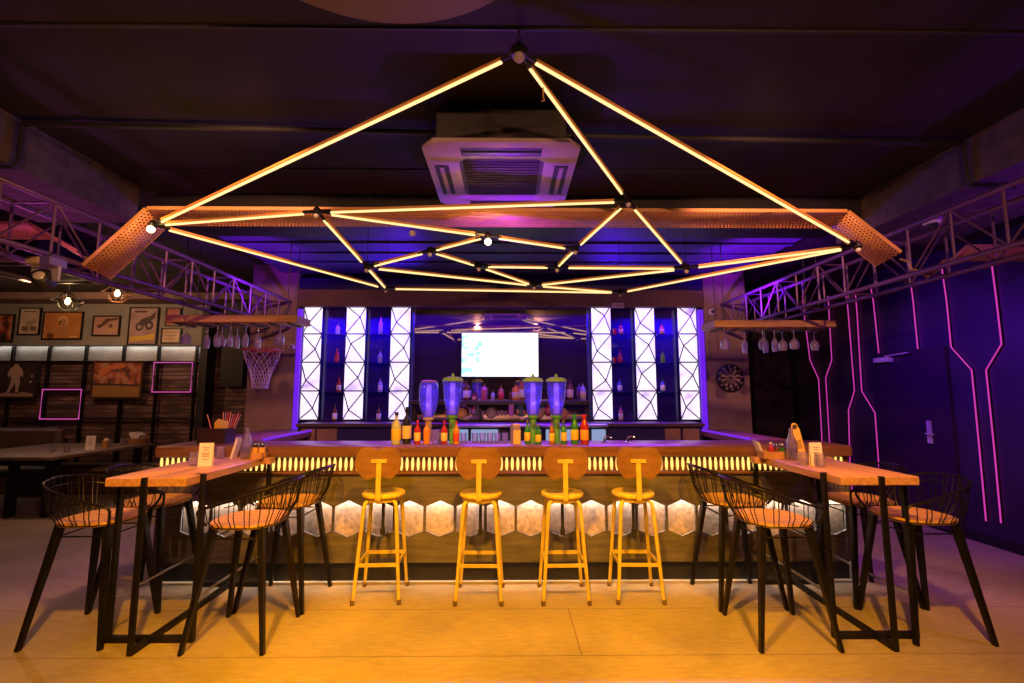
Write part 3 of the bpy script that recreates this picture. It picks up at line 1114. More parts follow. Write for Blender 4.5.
# ------------------------------------------------------------------ bar stools
stool_paint = pbr('stool_yellow_paint', (.66, .50, .10), .45, .1, var=.25, scale=9)
back_wood = wood('stool_back_wood', (.165, .085, .035), (.25, .125, .05), .4, (1, 8, 8), 4)
stool_seat_m = pbr('stool_seat_wood', (.74, .56, .07), .42, var=.2, scale=14, stretch=(1, 6, 1))
rust = pbr('worn_foot', (.12, .07, .04), .7)


def make_stool(label):
    t = thing('bar_stool', label, 'stool', (0, 0, 0), 0, 'bar stools along the counter')
    MB().lathe([(.0, .755), (.150, .755), (.166, .762), (.168, .778), (.160, .787), (.0, .790)], 36).build('seat', stool_seat_m, t, False)
    m = MB()
    m.lathe([(.118, .725), (.14, .725), (.14, .755), (.118, .755)], 28, caps=False)
    m.box(-.125, .125, -.02, .02, .728, .742)
    m.box(-.02, .02, -.125, .125, .728, .742)
    m.build('seat_ring', stool_paint, t, False)
    MB().tube([(0, 0, .75), (0, 0, .46)], .013, 10).tube([(0, 0, .50), (0, 0, .455)], .02, 10).build('height_screw', dark_plastic, t, False)
    foot, top = .172, .105
    for sx in (-1, 1):
        for sy in (-1, 1):
            pts = [(sx * .06, sy * .06, .738), (sx * .095, sy * .09, .735), (sx * (top + .012), sy * (top + .005), .715), (sx * .125, sy * .118, .66),
                   (sx * (foot - .004), sy * (foot - .004), .03)]
            l = MB().tube(pts, [.0155] * 4 + [.0125], 10).build('leg', stool_paint, t, False)
            MB().lathe([(.016, 0), (.016, .03), (.0125, .035)], 10, (sx * foot, sy * foot, 0)).build('foot_cap', rust, l, False)

    def leg_at(z):
        k = (.66 - z) / .63
        return .122 + (.168 - .122) * k
    for (sx0, sy0, sx1, sy1, z) in ((-1, -1, 1, -1, .275), (-1, 1, 1, 1, .275), (-1, -1, -1, 1, .275), (1, -1, 1, 1, .275)):
        q = leg_at(z)
        MB().bar((sx0 * q, sy0 * q, z), (sx1 * q, sy1 * q, z), .008, .026).build('rung', stool_paint, t, False)
    # upright and backrest on the camera side
    by = -.185
    m = MB()
    m.add([], [])
    pts = [(0, -.10, .722), (0, -.17, .73), (0, -.195, .76), (0, -.203, .86), (0, by - .012, 1.05)]
    for a, b in zip(pts, pts[1:]):
        m.bar(a, b, .036, .010, up=(0, 1, 0) if a[2] > .74 else (0, 0, 1))
    m.box(-.058, .058, by - .022, by - .014, 1.035, 1.062)
    up_ = m.build('back_post', stool_paint, t, False)
    m = MB()
    for x, z in ((-.045, 1.054), (-.02, 1.054), (.02, 1.054), (.045, 1.054), (0, 1.046)):
        m.lathe([(.0045, 0), (.004, .003), (0, .004)], 8, (x, by - .022, z), M=Matrix.Rotation(PI / 2, 3, 'X'))
    m.build('bolt', steel, up_, False)
    half = [(0, .104), (.035, .107), (.07, .120), (.105, .122), (.14, .103), (.163, .066), (.173, .018), (.168, -.03), (.150, -.068),
            (.128, -.092), (.115, -.104), (.098, -.122), (.072, -.122), (.045, -.108), (.0, -.100)]
    poly = half + [(-x, z) for x, z in reversed(half[1:-1])]
    # smooth the outline
    for _ in range(2):
        q = []
        for i in range(len(poly)):
            a, b = poly[i], poly[(i + 1) % len(poly)]
            q += [(a[0] * .75 + b[0] * .25, a[1] * .75 + b[1] * .25), (a[0] * .25 + b[0] * .75, a[1] * .25 + b[1] * .75)]
        poly = q
    zc = 1.035

    def bend(u, v, d):
        return (u, by - .012 + d - 1.1 * u * u + .0, zc + v)
    # curved board: rings shrunk towards the middle so that the bend shows
    vs, fs = [], []
    N = len(poly)
    for d in (0, .014):
        for k in (1, .6, .25):
            vs += [bend(u * k, v * k, d) for u, v in poly]
    for s in (0, 1):
        o = s * 3 * N
        for a in range(2):
            for i in range(N):
                j = (i + 1) % N
                fs.append((o + a * N + i, o + a * N + j, o + (a + 1) * N + j, o + (a + 1) * N + i))
        fs.append(tuple(range(o + 2 * N, o + 3 * N)))
    for i in range(N):
        j = (i + 1) % N
        fs.append((i, j, 3 * N + j, 3 * N + i))
    MB().add([(x, y + .0, z) for x, y, z in vs], fs).build('backrest', back_wood, t, False)
    return t


SL = ['yellow metal bar stool with bean shaped back, first from the left at the counter',
      'yellow metal bar stool with bean shaped back, second from the left at the counter',
      'yellow metal bar stool with bean shaped back, third from the left at the counter',
      'yellow metal bar stool with bean shaped back, last on the right at the counter']
stool0 = make_stool(SL[0])
for i, (x, y, rz) in enumerate(((-.98, 3.865, 2), (-.208, 3.84, -1), (.44, 3.84, 1), (1.005, 3.85, -1))):
    if i == 0:
        stool0.location = (x, y, 0)
        stool0.rotation_euler = (0, 0, math.radians(rz))
    else:
        dup(stool0, (x, y, 0), SL[i], math.radians(rz))

# ------------------------------------------------------------------ wire tub chairs
wire_m = pbr('wire_black', (.02, .018, .017), .35, .6)


def make_chair(label):
    """faces +x; origin on the floor under the seat"""
    t = thing('wire_bar_chair', label, 'chair', (0, 0, 0), 0, 'black wire tub chairs at the high tables')
    ZS = .735
    # seat: rounded square, slightly dished
    N = 40

    def se(k, p=2.8):
        pts = []
        for i in range(N):
            a = 2 * PI * i / N
            c, s = math.cos(a), math.sin(a)
            r = 1 / (abs(c) ** p + abs(s) ** p) ** (1 / p)
            pts.append((.215 * k * r * c, .215 * k * r * s))
        return pts
    vs, fs = [], []
    rings = [(.93, -.026), (.985, -.022), (1, -.008), (.985, .003), (.8, .0), (.4, -.008)]
    for k, dz in rings:
        vs += [(x, y, ZS + dz) for x, y in se(k)]
    for a in range(len(rings) - 1):
        for i in range(N):
            j = (i + 1) % N
            fs.append((a * N + i, a * N + j, (a + 1) * N + j, (a + 1) * N + i))
    fs.append(tuple(reversed(range(N))))
    fs.append(tuple(range((len(rings) - 1) * N, len(rings) * N)))
    m = MB()
    m.add(vs, fs, 0, False)
    m.build('seat', seat_wood, t, False)
    for sx in (-1, 1):
        for sy in (-1, 1):
            MB().bar((sx * .150, sy * .150, .715), (sx * .245, sy * .245, 0), .046, .036, w2=.028).build('leg', black_metal, t, False)
    m = MB()
    q = .158
    for a, b in (((-q, -q), (q, -q)), ((q, -q), (q, q)), ((q, q), (-q, q)), ((-q, q), (-q, -q))):
        m.tube([(a[0], a[1], .645), (b[0], b[1], .645)], .005, 6)
    m.tube([(-.14, -.14, .70), (0, 0, .66), (.14, .14, .70)], .005, 6)
    m.tube([(-.14, .14, .70), (0, 0, .66), (.14, -.14, .70)], .005, 6)
    m.build('stretcher', black_metal, t, False)
    # rail: from the front corner of the seat, rising round the back
    key = [(.18, -.185, .735), (.205, -.215, .785), (.205, -.235, .835), (.10, -.245, .868), (-.02, -.248, .905), (-.15, -.240, .945), (-.25, -.188, .975), (-.302, -.09, .990), (-.315, 0, .995)]
    key = key + [(x, -y, z) for x, y, z in reversed(key[:-1])]

    def cat(P, n):
        out = []
        for i in range(len(P) - 1):
            p0, p1, p2, p3 = (Vector(P[max(i - 1, 0)]), Vector(P[i]), Vector(P[i + 1]), Vector(P[min(i + 2, len(P) - 1)]))
            for k in range(n):
                u = k / n
                out.append(.5 * (2 * p1 + (p2 - p0) * u + (2 * p0 - 5 * p1 + 4 * p2 - p3) * u * u + (3 * p1 - p0 - 3 * p2 + p3) * u ** 3))
        out.append(Vector(P[-1]))
        return out
    rail = cat(key, 4)
    MB().tube(rail, .0085, 8).build('top_rail', wire_m, t, False)
    # vertical wires from the seat edge to the rail
    m = MB()
    body = rail[10:-10]
    n = 29
    for i in range(n):
        r = body[round(i * (len(body) - 1) / (n - 1))]
        a = math.atan2(r.y, r.x)
        c, s = math.cos(a), math.sin(a)
        rr = .212 / (abs(c) ** 2.8 + abs(s) ** 2.8) ** (1 / 2.8)
        b = Vector((rr * c, rr * s, ZS - .012))
        k = b.lerp(r, .35) + Vector((c, s, 0)) * .022
        m.tube([b, k, r], .0032, 5)
    m.tube([(.0 + .225 * x / .225, y, ZS - .013) for x, y in se(1.0)][2:-1], .004, 5, True)
    m.build('wire_basket', wire_m, t, False)
    mid = []
    for i, r in enumerate(rail[14:-14]):
        a = math.atan2(r.y, r.x)
        b = Vector((.235 * math.cos(a), .235 * math.sin(a), ZS))
        mid.append(b.lerp(r, .80))
    MB().tube(mid, .0042, 6).build('middle_wire', wire_m, t, False)
    return t


CH = [(-2.735, 3.33, 1, 'black wire tub chair with wooden seat, outer near seat at the left high table'),
      (-1.71, 3.27, 180, 'black wire tub chair with wooden seat, inner near seat at the left high table'),
      (-2.75, 3.828, 1, 'black wire tub chair with wooden seat, outer far seat at the left high table'),
      (-1.69, 3.80, 178, 'black wire tub chair with wooden seat, inner far seat at the left high table'),
      (1.787, 3.264, 0, 'black wire tub chair with wooden seat, inner near seat at the right high table'),
      (2.80, 3.33, 179, 'black wire tub chair with wooden seat, outer near seat at the right high table'),
      (1.776, 3.81, 2, 'black wire tub chair with wooden seat, inner far seat at the right high table'),
      (2.79, 3.828, 180, 'black wire tub chair with wooden seat, outer far seat at the right high table')]
chair0 = make_chair(CH[0][3])
for i, (x, y, rz, lb) in enumerate(CH):
    if i == 0:
        chair0.location = (x, y, 0)
        chair0.rotation_euler = (0, 0, math.radians(rz))
    else:
        dup(chair0, (x, y, 0), lb, math.radians(rz))

# ------------------------------------------------------------------ high tables
HT = 1.035


def high_table(label, cx, y0, y1, sgn):
    t = thing('high_table', label, 'table', (cx, (y0 + y1) / 2, 0), 0, 'high wooden tables')
    w = .252
    for a, b in ((-w, -.002), (.002, w)):
        MB().bbox(cx + a, cx + b, y0, y1 - .09, HT - .055, HT, .005).build('top_plank', table_wood, t)
    MB().bbox(cx - w - .075, cx + w + .075, y1 - .088, y1, HT - .05, HT, .005).build('end_plank', table_wood, t)
    ya, yb = y0 + .15, y1 + .03
    s = .036
    # end legs in the middle of the short sides, wrapped over the top's edge
    m = MB().bar((cx, y0 - .008, HT), (cx, y0 - .008, 0), .030, .022, up=(0, 1, 0))
    m.build('leg', black_metal, t)
    MB().box(cx - .015, cx + .015, y0 - .019, y0 + .012, HT, HT + .003).build('strap', black_metal, t)
    for sx in (-1, 1):
        for y in (ya, yb):
            x = cx + sx * (w + .012)
            m = MB().bar((x, y, HT), (x, y, 0), .022, .034, up=(0, 1, 0))
            m.build('leg', black_metal, t)
            if y == ya and sx == -sgn:
                MB().box(min(x, x - sx * .05), max(x, x - sx * .022), y - .017, y + .017, HT, HT + .003).build('strap', black_metal, t)
        MB().tube([(cx + sx * (w + .012), ya, .26), (cx + sx * (w + .012), yb, .26)], .009, 8).build('foot_rail', steel, t)
    for y in (ya, yb):
        MB().box(cx - w - .01, cx + w + .01, y - s / 2, y + s / 2, 0, s).build('base_bar', black_metal, t)
    MB().box(cx - s / 2, cx + s / 2, y0, yb - s / 2, .0, s * .9).build('base_spine', black_metal, t)
    return t


high_table('high wooden table with black metal legs on the left, straws box behind it', -2.255, 3.035, 4.02, -1)
high_table('high wooden table with black metal legs on the right, yellow card standing on it', 2.37, 3.035, 4.02, 1)

# ------------------------------------------------------------------ dining corner on the left
top_m = pbr('dining_top', (.20, .14, .10), .4, var=.2, scale=6)
c0 = at(58, 457, z=.76)
c1 = at(149, 443, z=.76)
X1 = (c0.x + c1.x) / 2
t = thing('dining_table', 'long low dining table with dark legs by the left wall seating', 'table', (X1 - .6, 6.8, 0))
MB().bbox(X1 - 1.6, X1, c0.y, c1.y, .715, .76, .006).build('table_top', top_m, t)
for x, y in ((X1 - .12, c0.y + .12), (X1 - .12, c1.y - .15), (X1 - 1.4, c0.y + .12), (X1 - 1.4, c1.y - .15), (at(9, 500, Y=c0.y + .1).x, c0.y + .12)):
    MB().bar((x, y, .715), (x, y, 0), .07, .09, up=(0, 1, 0)).build('leg', black_metal, t)
MB().box(X1 - 1.45, X1 - .08, c0.y + .08, c0.y + .15, .64, .715).build('apron', black_metal, t)

leather = pbr('brown_leather', (.11, .06, .05), .45, var=.2, scale=6)
leather2 = pbr('olive_cushion', (.20, .16, .10), .5)
t = thing('banquette', 'dark brown leather wall bench along the left back wall', 'bench', (-7.2, 7.85, 0))
MB().bbox(LX + .02, -4.75, 7.55, 8.05, .02, .34, .01).build('base', dark_wood, t)
MB().bbox(LX + .02, -4.75, 7.50, 8.05, .341, .43, .03).build('seat_cushion', leather2, t)
xb = at(58, 438, Y=7.9).x
MB().bbox(LX + .02, xb, 7.90, 8.06, .44, 1.0, .05).build('backrest', leather, t)
t = thing('sofa', 'low dark sofa at the far left edge behind the dining table', 'sofa', (-8.3, 6.8, 0))
MB().bbox(-9.3, -7.6, 6.45, 7.25, .05, .40, .03).build('seat', leather, t)
MB().bbox(-9.3, -7.75, 7.1, 7.28, .41, .92, .05).build('backrest', leather, t)

# ------------------------------------------------------------------ bottles and glassware
cap_gold = pbr('cap_gold', (.6, .42, .12), .35, .8)
cap_red = pbr('cap_red', (.55, .03, .03), .4)
cap_black = pbr('cap_black', (.02, .02, .02), .4)
cap_white = pbr('cap_white', (.8, .78, .75), .4)
lab_cream = pbr('label_cream', (.75, .58, .30), .6)
lab_white = pbr('label_white', (.8, .78, .75), .6)
lab_yel = pbr('label_yellow', (.80, .55, .08), .6)
lab_red = pbr('label_red', (.6, .05, .04), .6)


def liquid(name, col):
    return pbr(name, col, .12, 0, .6, coat=.3)


LQ = {k: liquid('bottle_' + k, c) for k, c in dict(green=(.03, .22, .05), dark=(.015, .02, .06), red=(.40, .02, .03), orange=(.70, .26, .03), amber=(.36, .12, .02),
      clear=(.42, .40, .50), blue=(.08, .10, .45), pink=(.55, .12, .20), pale=(.55, .60, .50), lime=(.20, .55, .05), brown=(.14, .05, .02)).items()}


def bottle(label, p, h, r, col, lab=None, cap=None, group=None, neck=.32, shoulder=.6, parts=True, name='bottle'):
    t = thing(name, label, 'bottle', p, 0, group)
    rn = r * neck
    zs_ = h * shoulder
    prof = [(0, 0), (r * .9, 0), (r, r * .15), (r, zs_), (r * .85, zs_ + r * .45), (rn * 1.1, zs_ + h * .16), (rn, zs_ + h * .2), (rn, h * .95), (rn * 1.15, h * .95), (rn * 1.15, h * .965), (0, h * .965)]
    MB().lathe(prof, 18).build('glass_body', LQ[col], t, False)
    if lab:
        MB().lathe([(r + .0006, h * .14), (r + .0012, h * .145), (r + .0012, h * .48), (r + .0006, h * .485)], 18).build('paper_label', lab, t, False)
    MB().lathe([(rn * 1.2, h * .90), (rn * 1.25, h * .91), (rn * 1.25, h * .995), (rn * 1.0, h), (0, h)], 12).build('cap', cap or cap_black, t, False)
    return t


def on(px, py, Y=None, z=None, h=None):
    return at(px, py, Y=Y, z=z)


# bottles standing on the counter
CY = 4.2


def cnt(px, dy=0):
    c = at(px, 442, Y=CY + dy)
    return (c.x, CY + dy, CT)


def topz(py, Y):
    return at(500, py, Y=Y).z - CT


B = 'bottle standing on the bar counter, '
bottle('pale green white bottle with cream label, first on the counter', cnt(396), topz(412, CY), .042, 'pale', lab_yel, cap_black)
bottle('tall dark blue bottle with cream label, behind the pale green one', cnt(406.5, .05), topz(407, CY), .040, 'dark', lab_cream, cap_black)
bottle('small red bottle with dark cap, left of the orange bottle', cnt(417.2), topz(420, CY), .029, 'red', lab_cream, cap_red)
bottle('small bright orange bottle under the first drink tower', cnt(426.5), topz(420, CY), .029, 'orange', None, cap_gold)
bottle('small red bottle just left of the second drink tower stem', cnt(444), topz(420.5, CY), .029, 'red', lab_cream, cap_red)
bottle('small red bottle just right of the second drink tower stem', cnt(456.2), topz(421, CY), .027, 'orange', lab_red, cap_red)
bottle('small green bottle with yellow label left of the third drink tower', cnt(527.5), topz(420, CY), .026, 'green', lab_yel, cap_gold)
bottle('small green bottle with yellow label right of the third drink tower', cnt(538.3, -.03), topz(424, CY), .026, 'green', lab_yel, cap_gold)
bottle('small orange bottle left of the fourth drink tower', cnt(552, -.04), topz(421, CY), .024, 'amber', lab_yel, cap_gold)
bottle('small green bottle with yellow label right of the fourth drink tower', cnt(563.8), topz(420, CY), .026, 'green', lab_yel, cap_gold)
bottle('plastic juice bottle with green cap and yellow label', cnt(574.7), topz(414.5, CY), .034, 'green', lab_yel, pbr('cap_green', (.03, .3, .08), .4), neck=.5, shoulder=.62)
bottle('plastic juice bottle with red cap and orange label, at the right end of the row', cnt(584.6), topz(414.5, CY), .037, 'red', pbr('label_orange', (.85, .38, .06), .6), cap_red, neck=.5, shoulder=.62)

# drink towers
tow_blue = see_through('tower_blue_plastic', (.62, .58, 1), .2, (.24, .20, 1.0), .34)
core_m = emit('tower_core', (1, .36, .52), .75, (.8, .45, .6))  # pink glow added so the core keeps its colour among the blue lights
lime = pbr('lime_lid', (.32, .62, .06), .45)
stem_g = pbr('tower_stem_green', (.10, .34, .04), .4)
stem_p = pbr('tower_stem_grey', (.45, .33, .32), .4)


def tower(label, px, ptop, green, big):
    x, y, z = cnt(px, .08)
    zt, zb = at(500, ptop, Y=y).z - z, at(500, 415 if big else 417, Y=y).z - z
    t = thing('drink_tower', label, 'drink dispenser', (x, y, z), 0, 'blue drink towers on the counter')
    h = zt - zb
    R = .088
    if big:
        prof = [(.044, zb), (.052, zb + .02), (.075, zb + h * .45), (R, zb + h * .95), (R + .002, zb + h)]
    else:
        prof = [(.040, zb), (.060, zb + .04), (.080, zb + h * .35), (R, zb + h * .7), (R * .93, zb + h * .92), (R * .78, zb + h)]
    MB().lathe(prof + [(prof[-1][0] - .004, zb + h)] + [(r - .004, zz) for r, zz in reversed(prof)], 28).build('vessel', tow_blue, t, False)
    MB().lathe([(0, zb + .01), (.027, zb + .01), (.024, zb + h * .93), (0, zb + h * .93)], 14).build('core_tube', core_m, t, False)
    top = prof[-1][0]
    if green:
        m = MB().lathe([(top + .003, zt - .006), (top + .006, zt + .004), (top * .9, zt + .022), (top * .5, zt + .034), (0, zt + .036)], 28)
        m.lathe([(.012, zt + .034), (.014, zt + .05), (.006, zt + .065), (0, zt + .066)], 12)
        m.build('lid', lime, t, False)
    else:
        MB().lathe([(top + .003, zt - .004), (top + .005, zt + .006), (top * .7, zt + .016), (0, zt + .02)], 28).build('lid', pbr('lid_brown', (.38, .18, .14), .4), t, False)
    st = stem_g if green else stem_p
    m = MB().lathe([(.030, .012), (.030, zb * .5), (.026, zb * .55), (.030, zb * .6), (.030, zb * .86), (.048, zb * .9), (.048, zb)], 16)
    m.build('stem', st, t, False)
    m = MB()
    m.bar((0, -.02, zb * .72), (0, -.075, zb * .72), .018, .018)
    m.bar((0, -.066, zb * .76), (0, -.066, zb * .60), .012, .012)
    m.build('tap', steel, t, False)
    light('tower_led', 'POINT', (x + .0, y - .045, z + zb + h * .35), .22, (.22, .18, 1), .012)
    light('tower_led', 'POINT', (x + .0, y - .055, z + zb + h * .75), .22, (.22, .18, 1), .012)
    MB().lathe([(.0, 0), (.075, 0), (.078, .006), (.07, .012), (0, .014)], 24).build('base', st, t, False)


tower('blue drink tower without green lid, first from the left on the counter', 428, 382, False, False)
tower('blue drink tower with green lid, second from the left on the counter', 452, 380.5, True, True)
tower('blue drink tower with green lid, third from the left on the counter', 533.2, 381, True, True)
tower('blue drink tower with green lid, last on the right of the counter', 556.8, 381, True, True)

# carton and glasses on the counter
x, y, z = cnt(515.5, .0)
t = thing('drink_carton', 'cream and violet carton standing alone in the middle of the counter', 'carton', (x, y, z), math.radians(25))
hh_ = topz(424, CY)
m = MB().box(-.035, .035, -.03, .03, 0, hh_)
m.build('box', pbr('carton_cream', (.72, .50, .26), .6), t, False)
m = MB().box(-.0358, -.0350, -.03, .03, .002, hh_ - .002).box(-.035, .035, -.0308, -.03, hh_ * .7, hh_ - .01)
m.build('printed_side', pbr('carton_violet', (.30, .22, .55), .6), t, False)


def tumbler(label, p, h=.10, r=.036, group=None):
    t = thing('drinking_glass', label, 'glass', p, 0, group)
    MB().lathe([(0, .006), (r * .82, .006), (r * .84, 0), (r, h), (r - .003, h), (r * .80, .012), (0, .012)], 20).build('tumbler', clear_glass, t, False)
    return t


tumbler('clear glass tumbler between the orange bottle and the second tower', cnt(435.5), .125, .04)
for k, (px, tx) in enumerate(((463.5, 'first'), (475, 'second'), (482.5, 'third'), (490, 'fourth'), (497.5, 'fifth'), (505, 'sixth'))):
    x, y, z = cnt(px, .12)
    tumbler('small clear glass in the row left of the carton, %s from the left' % tx, (x, y, z), .085, .03, 'row of small glasses on the counter')
for k, (px, tx) in enumerate(((604.5, 'left'), (628, 'right'))):
    x, y, z = cnt(px, .1)
    t = thing('faucet', 'small chrome tap on the counter right of the juice bottles, %s of two' % tx, 'tap', (x, y, z))
    MB().lathe([(.03, 0), (.03, .006), (.012, .012), (.010, .035)], 14).build('base', chrome, t, False)
    MB().tube([(0, 0, .03), (0, .0, .05), (.03, -.02, .062), (.06, -.03, .045)], .007, 8).build('spout', chrome, t, False)

# bottles of the mirrored bays
BAYB = {0: [(337.7, 323, 'clear', None), (336.7, 349, 'red', lab_red), (338.6, 378, 'red', lab_white), (334.5, 404, 'brown', lab_white)],
        1: [(380.5, 316, 'clear', None), (380, 350, 'clear', None), (380, 378, 'clear', lab_white), (378.5, 405, 'brown', lab_white)],
        2: [(621, 323, 'amber', lab_cream), (620.3, 350, 'red', lab_red), (620, 378, 'blue', lab_white), (621, 405, 'pink', lab_white)],
        3: [(662, 323, 'amber', lab_cream), (663, 351, 'lime', None), (663, 378, 'blue', lab_white)]}
lev_t = ['top shelf', 'second shelf', 'third shelf', 'bottom']
bay_t = ['the leftmost bottle bay', 'the bay left of the screen', 'the bay right of the screen', 'the rightmost bottle bay']
for b, L in BAYB.items():
    for k, (px, ptop, col, lab) in enumerate(L):
        z = shelf_z[b][k]
        c = at(px, LEV[k], Y=5.96)
        h = max(.14, at(px, ptop, Y=5.96).z - z)
        bottle('%s bottle on the %s of %s' % ({'brown': 'brown white labelled', 'clear': 'clear glass', 'red': 'red', 'amber': 'amber', 'blue': 'pale blue', 'pink': 'pink', 'lime': 'bright green'}[col], lev_t[k], bay_t[b]),
               (c.x, 5.96, z), h, .028, col, lab, cap_black if col != 'red' else cap_red, 'bottles in the mirrored bays')
for b, k, px, tx in ((2, 0, 615, 'top'), (2, 1, 615, 'second')):
    c = at(px, LEV[k], Y=5.95)
    t = thing('shot_glass', 'small red drink glass beside the bottle on the %s shelf right of the screen' % tx, 'glass', (c.x, 5.95, shelf_z[b][k]))
    MB().lathe([(0, .0), (.022, 0), (.028, .075), (.025, .075), (.02, .01), (0, .01)], 14).build('cup', LQ['red'], t, False)

# bottles of the long shelf
LS = [(466.3, 380, .042, 'brown', lab_white, 'dark bottle with white label, first on the shelf under the screen'),
      (474.2, 393, .026, 'red', lab_cream, 'small reddish bottle beside the first white labelled one under the screen'),
      (484, 383, .040, 'pink', None, 'pink red round shouldered bottle on the shelf under the screen'),
      (492.7, 391, .024, 'clear', None, 'tiny clear bottle left of the orange amber bottle under the screen'),
      (501, 385, .036, 'amber', lab_red, 'amber bottle with red label right of the tiny clear bottle'),
      (510.3, 391, .026, 'brown', None, 'tiny brown bottle left of the wide orange one under the screen'),
      (516, 383, .052, 'orange', lab_cream, 'wide orange bottle on the shelf left of the third tower'),
      (521.8, 378, .040, 'amber', lab_white, 'tall bottle with pale label beside the wide orange one'),
      (570.4, 378, .038, 'brown', lab_cream, 'tall dark bottle with pale label right of the last tower'),
      (583, 382, .036, 'clear', lab_cream, 'bottle with cream label at the right end of the long shelf')]
for px, ptop, r, col, lab, lb in LS:
    c = at(px, 400, Y=5.9)
    bottle(lb, (c.x, 5.90, zs), max(.1, at(px, ptop, Y=5.9).z - zs), r, col, lab, cap_black, 'bottles on the long shelf')
# round plaques hanging under the shelf
for px, col, lb in ((461.5, (.70, .34, .08), 'round orange plaque hanging under the shelf, right of the second tower'),
                    (491, (.32, .24, .24), 'round grey brown plaque hanging under the shelf below the screen'),
                    (539, (.45, .25, .15), 'round plaque hanging behind the third tower'),
                    (563, (.50, .22, .10), 'round orange brown plaque hanging behind the fourth tower')):
    c = at(px, 413.5, Y=5.84)
    t = thing('round_plaque', lb, 'plaque', c)
    R = Euler((PI / 2, 0, 0)).to_matrix()
    MB().lathe([(0, -.008), (.064, -.008), (.066, 0), (.064, .008), (0, .008)], 28, c, M=R).build('disc', pbr('plaque', col, .5, var=.3, scale=14), t)
    MB().lathe([(.046, .0085), (.050, .010), (.054, .0085)], 28, c, M=R, caps=False).build('rim_band', dark_wood, t)
    MB().tube([(c.x, c.y, c.z + .062), (c.x, c.y, zs - .051)], .0025, 5).build('cord', black_metal, t)

# ------------------------------------------------------------------ glass racks
wine_m = see_through('wine_glass', (.80, .76, .92), .4, (.90, .78, 1.0), .22)


def wine_prof(kind):
    if kind == 'round':
        return [(.034, 0), (.034, -.003), (.006, -.006), (.0045, -.02), (.0045, -.075), (.012, -.085), (.034, -.105), (.045, -.135), (.043, -.165), (.035, -.195), (.033, -.195), (.041, -.165), (.043, -.135), (.032, -.107), (.0, -.09)]
    return [(.032, 0), (.032, -.003), (.006, -.006), (.0045, -.02), (.0045, -.075), (.010, -.085), (.026, -.12), (.030, -.16), (.024, -.22), (.022, -.22), (.028, -.16), (.024, -.12), (.0, -.09)]


def rack(side, px0, px1, py0, py1, Y0, depth, glasses):
    lo, hi = at(px0, py1, Y=Y0), at(px1, py0, Y=Y0)
    z0, z1 = at((px0 + px1) / 2, py1, Y=Y0).z, at((px0 + px1) / 2, py0, Y=Y0).z
    t = thing('glass_rack', 'thick wooden board hung over the %s side counter for wine glasses' % side, 'glass rack', ((lo.x + hi.x) / 2, Y0 + depth / 2, z0))
    MB().bbox(lo.x, hi.x, Y0, Y0 + depth, z0, z1, .004).build('board', rack_wood, t)
    n = 7
    for k in range(n):
        x = lo.x + .09 + k * (hi.x - lo.x - .18) / (n - 1)
        MB().box(x - .012, x + .012, Y0 + .02, Y0 + depth - .02, z0 - .018, z0).build('hanging_slat', dark_wood, t)
    for x in (lo.x + .12, hi.x - .12):
        for y in (Y0 + .06, Y0 + depth - .06):
            MB().tube([(x, y, z1), (x, y, 3.09 if y > 4.25 else 3.19)], .004, 6).build('hanging_rod', black_metal, t)
    gp = []
    for i, (px, pt, kind, lb) in enumerate(glasses):
        y = Y0 + (.07 if i % 2 == 0 else depth - .1)
        c = at(px, pt, Y=y)
        g = thing('wine_glass', lb, 'wine glass', (c.x, y, z0 - .018), 0, 'wine glasses hanging from the %s rack' % side)
        s = 1.0
        MB().lathe(wine_prof(kind), 20).build('bowl_and_stem', wine_m, g, False)


ordi = ['leftmost', 'second from the left', 'third from the left', 'fourth from the left', 'fifth from the left', 'sixth from the left', 'seventh from the left', 'eighth from the left', 'ninth from the left', 'rightmost']
gl = [(187, 'round'), (208, 'slim'), (218, 'slim'), (222.5, 'round'), (231, 'slim'), (238, 'slim'), (246.5, 'slim'), (259, 'slim'), (280.5, 'round')]
ol = ordi[:8] + ['rightmost']
rack('left', 165, 297, 315, 322, 4.55, .32, [(px, 325, k, 'wine glass hanging upside down from the left rack, %s of its nine' % ol[i]) for i, (px, k) in enumerate(gl)])
gr = [(724.5, 'round'), (744, 'slim'), (762.5, 'round'), (764.5, 'slim'), (774, 'slim'), (782, 'round'), (793.5, 'round'), (813.5, 'round')]
orr = ordi[:7] + ['rightmost']
rack('right', 715, 836, 320, 327, 4.55, .32, [(px, 330, k, 'wine glass hanging upside down from the right rack, %s of its eight' % orr[i]) for i, (px, k) in enumerate(gr)])

# ------------------------------------------------------------------ hoop and dartboard
c = at(261, 350, Y=5.62)
hp = thing('basketball_hoop', 'orange basketball hoop with white net on the left pillar', 'basketball hoop', (c.x, 5.65, c.z))
m = MB()
ring = [(c.x + .21 * math.cos(a), 5.65 + .21 * math.sin(a), c.z) for a in [2 * PI * k / 28 for k in range(28)]]
m.tube(ring, .011, 8, True)
m.build('rim', pbr('hoop_orange', (.65, .12, .05), .4), hp)
m = MB()
m.box(c.x - .06, c.x + .06, 5.86, 5.92, c.z - .04, c.z + .05)
m.bar((c.x - .04, 5.88, c.z), (c.x - .04, 5.84, c.z), .02)
m.bar((c.x + .04, 5.88, c.z), (c.x + .04, 5.84, c.z), .02)
m.build('bracket', pbr('hoop_bracket', (.5, .12, .05), .4), hp)
net = MB()
NR = 10
lv = [(0, .205), (.09, .185), (.18, .15), (.27, .115), (.36, .095), (.46, .085)]
for k in range(NR):
    for s in (0, 1):
        pts = []
        for i, (dz, r) in enumerate(lv):
            a = 2 * PI * (k + (.5 if i % 2 else 0) * (1 if s else -1)) / NR
            pts.append((c.x + r * math.cos(a), 5.65 + r * math.sin(a), c.z - dz))
        net.tube(pts, .0042, 5)
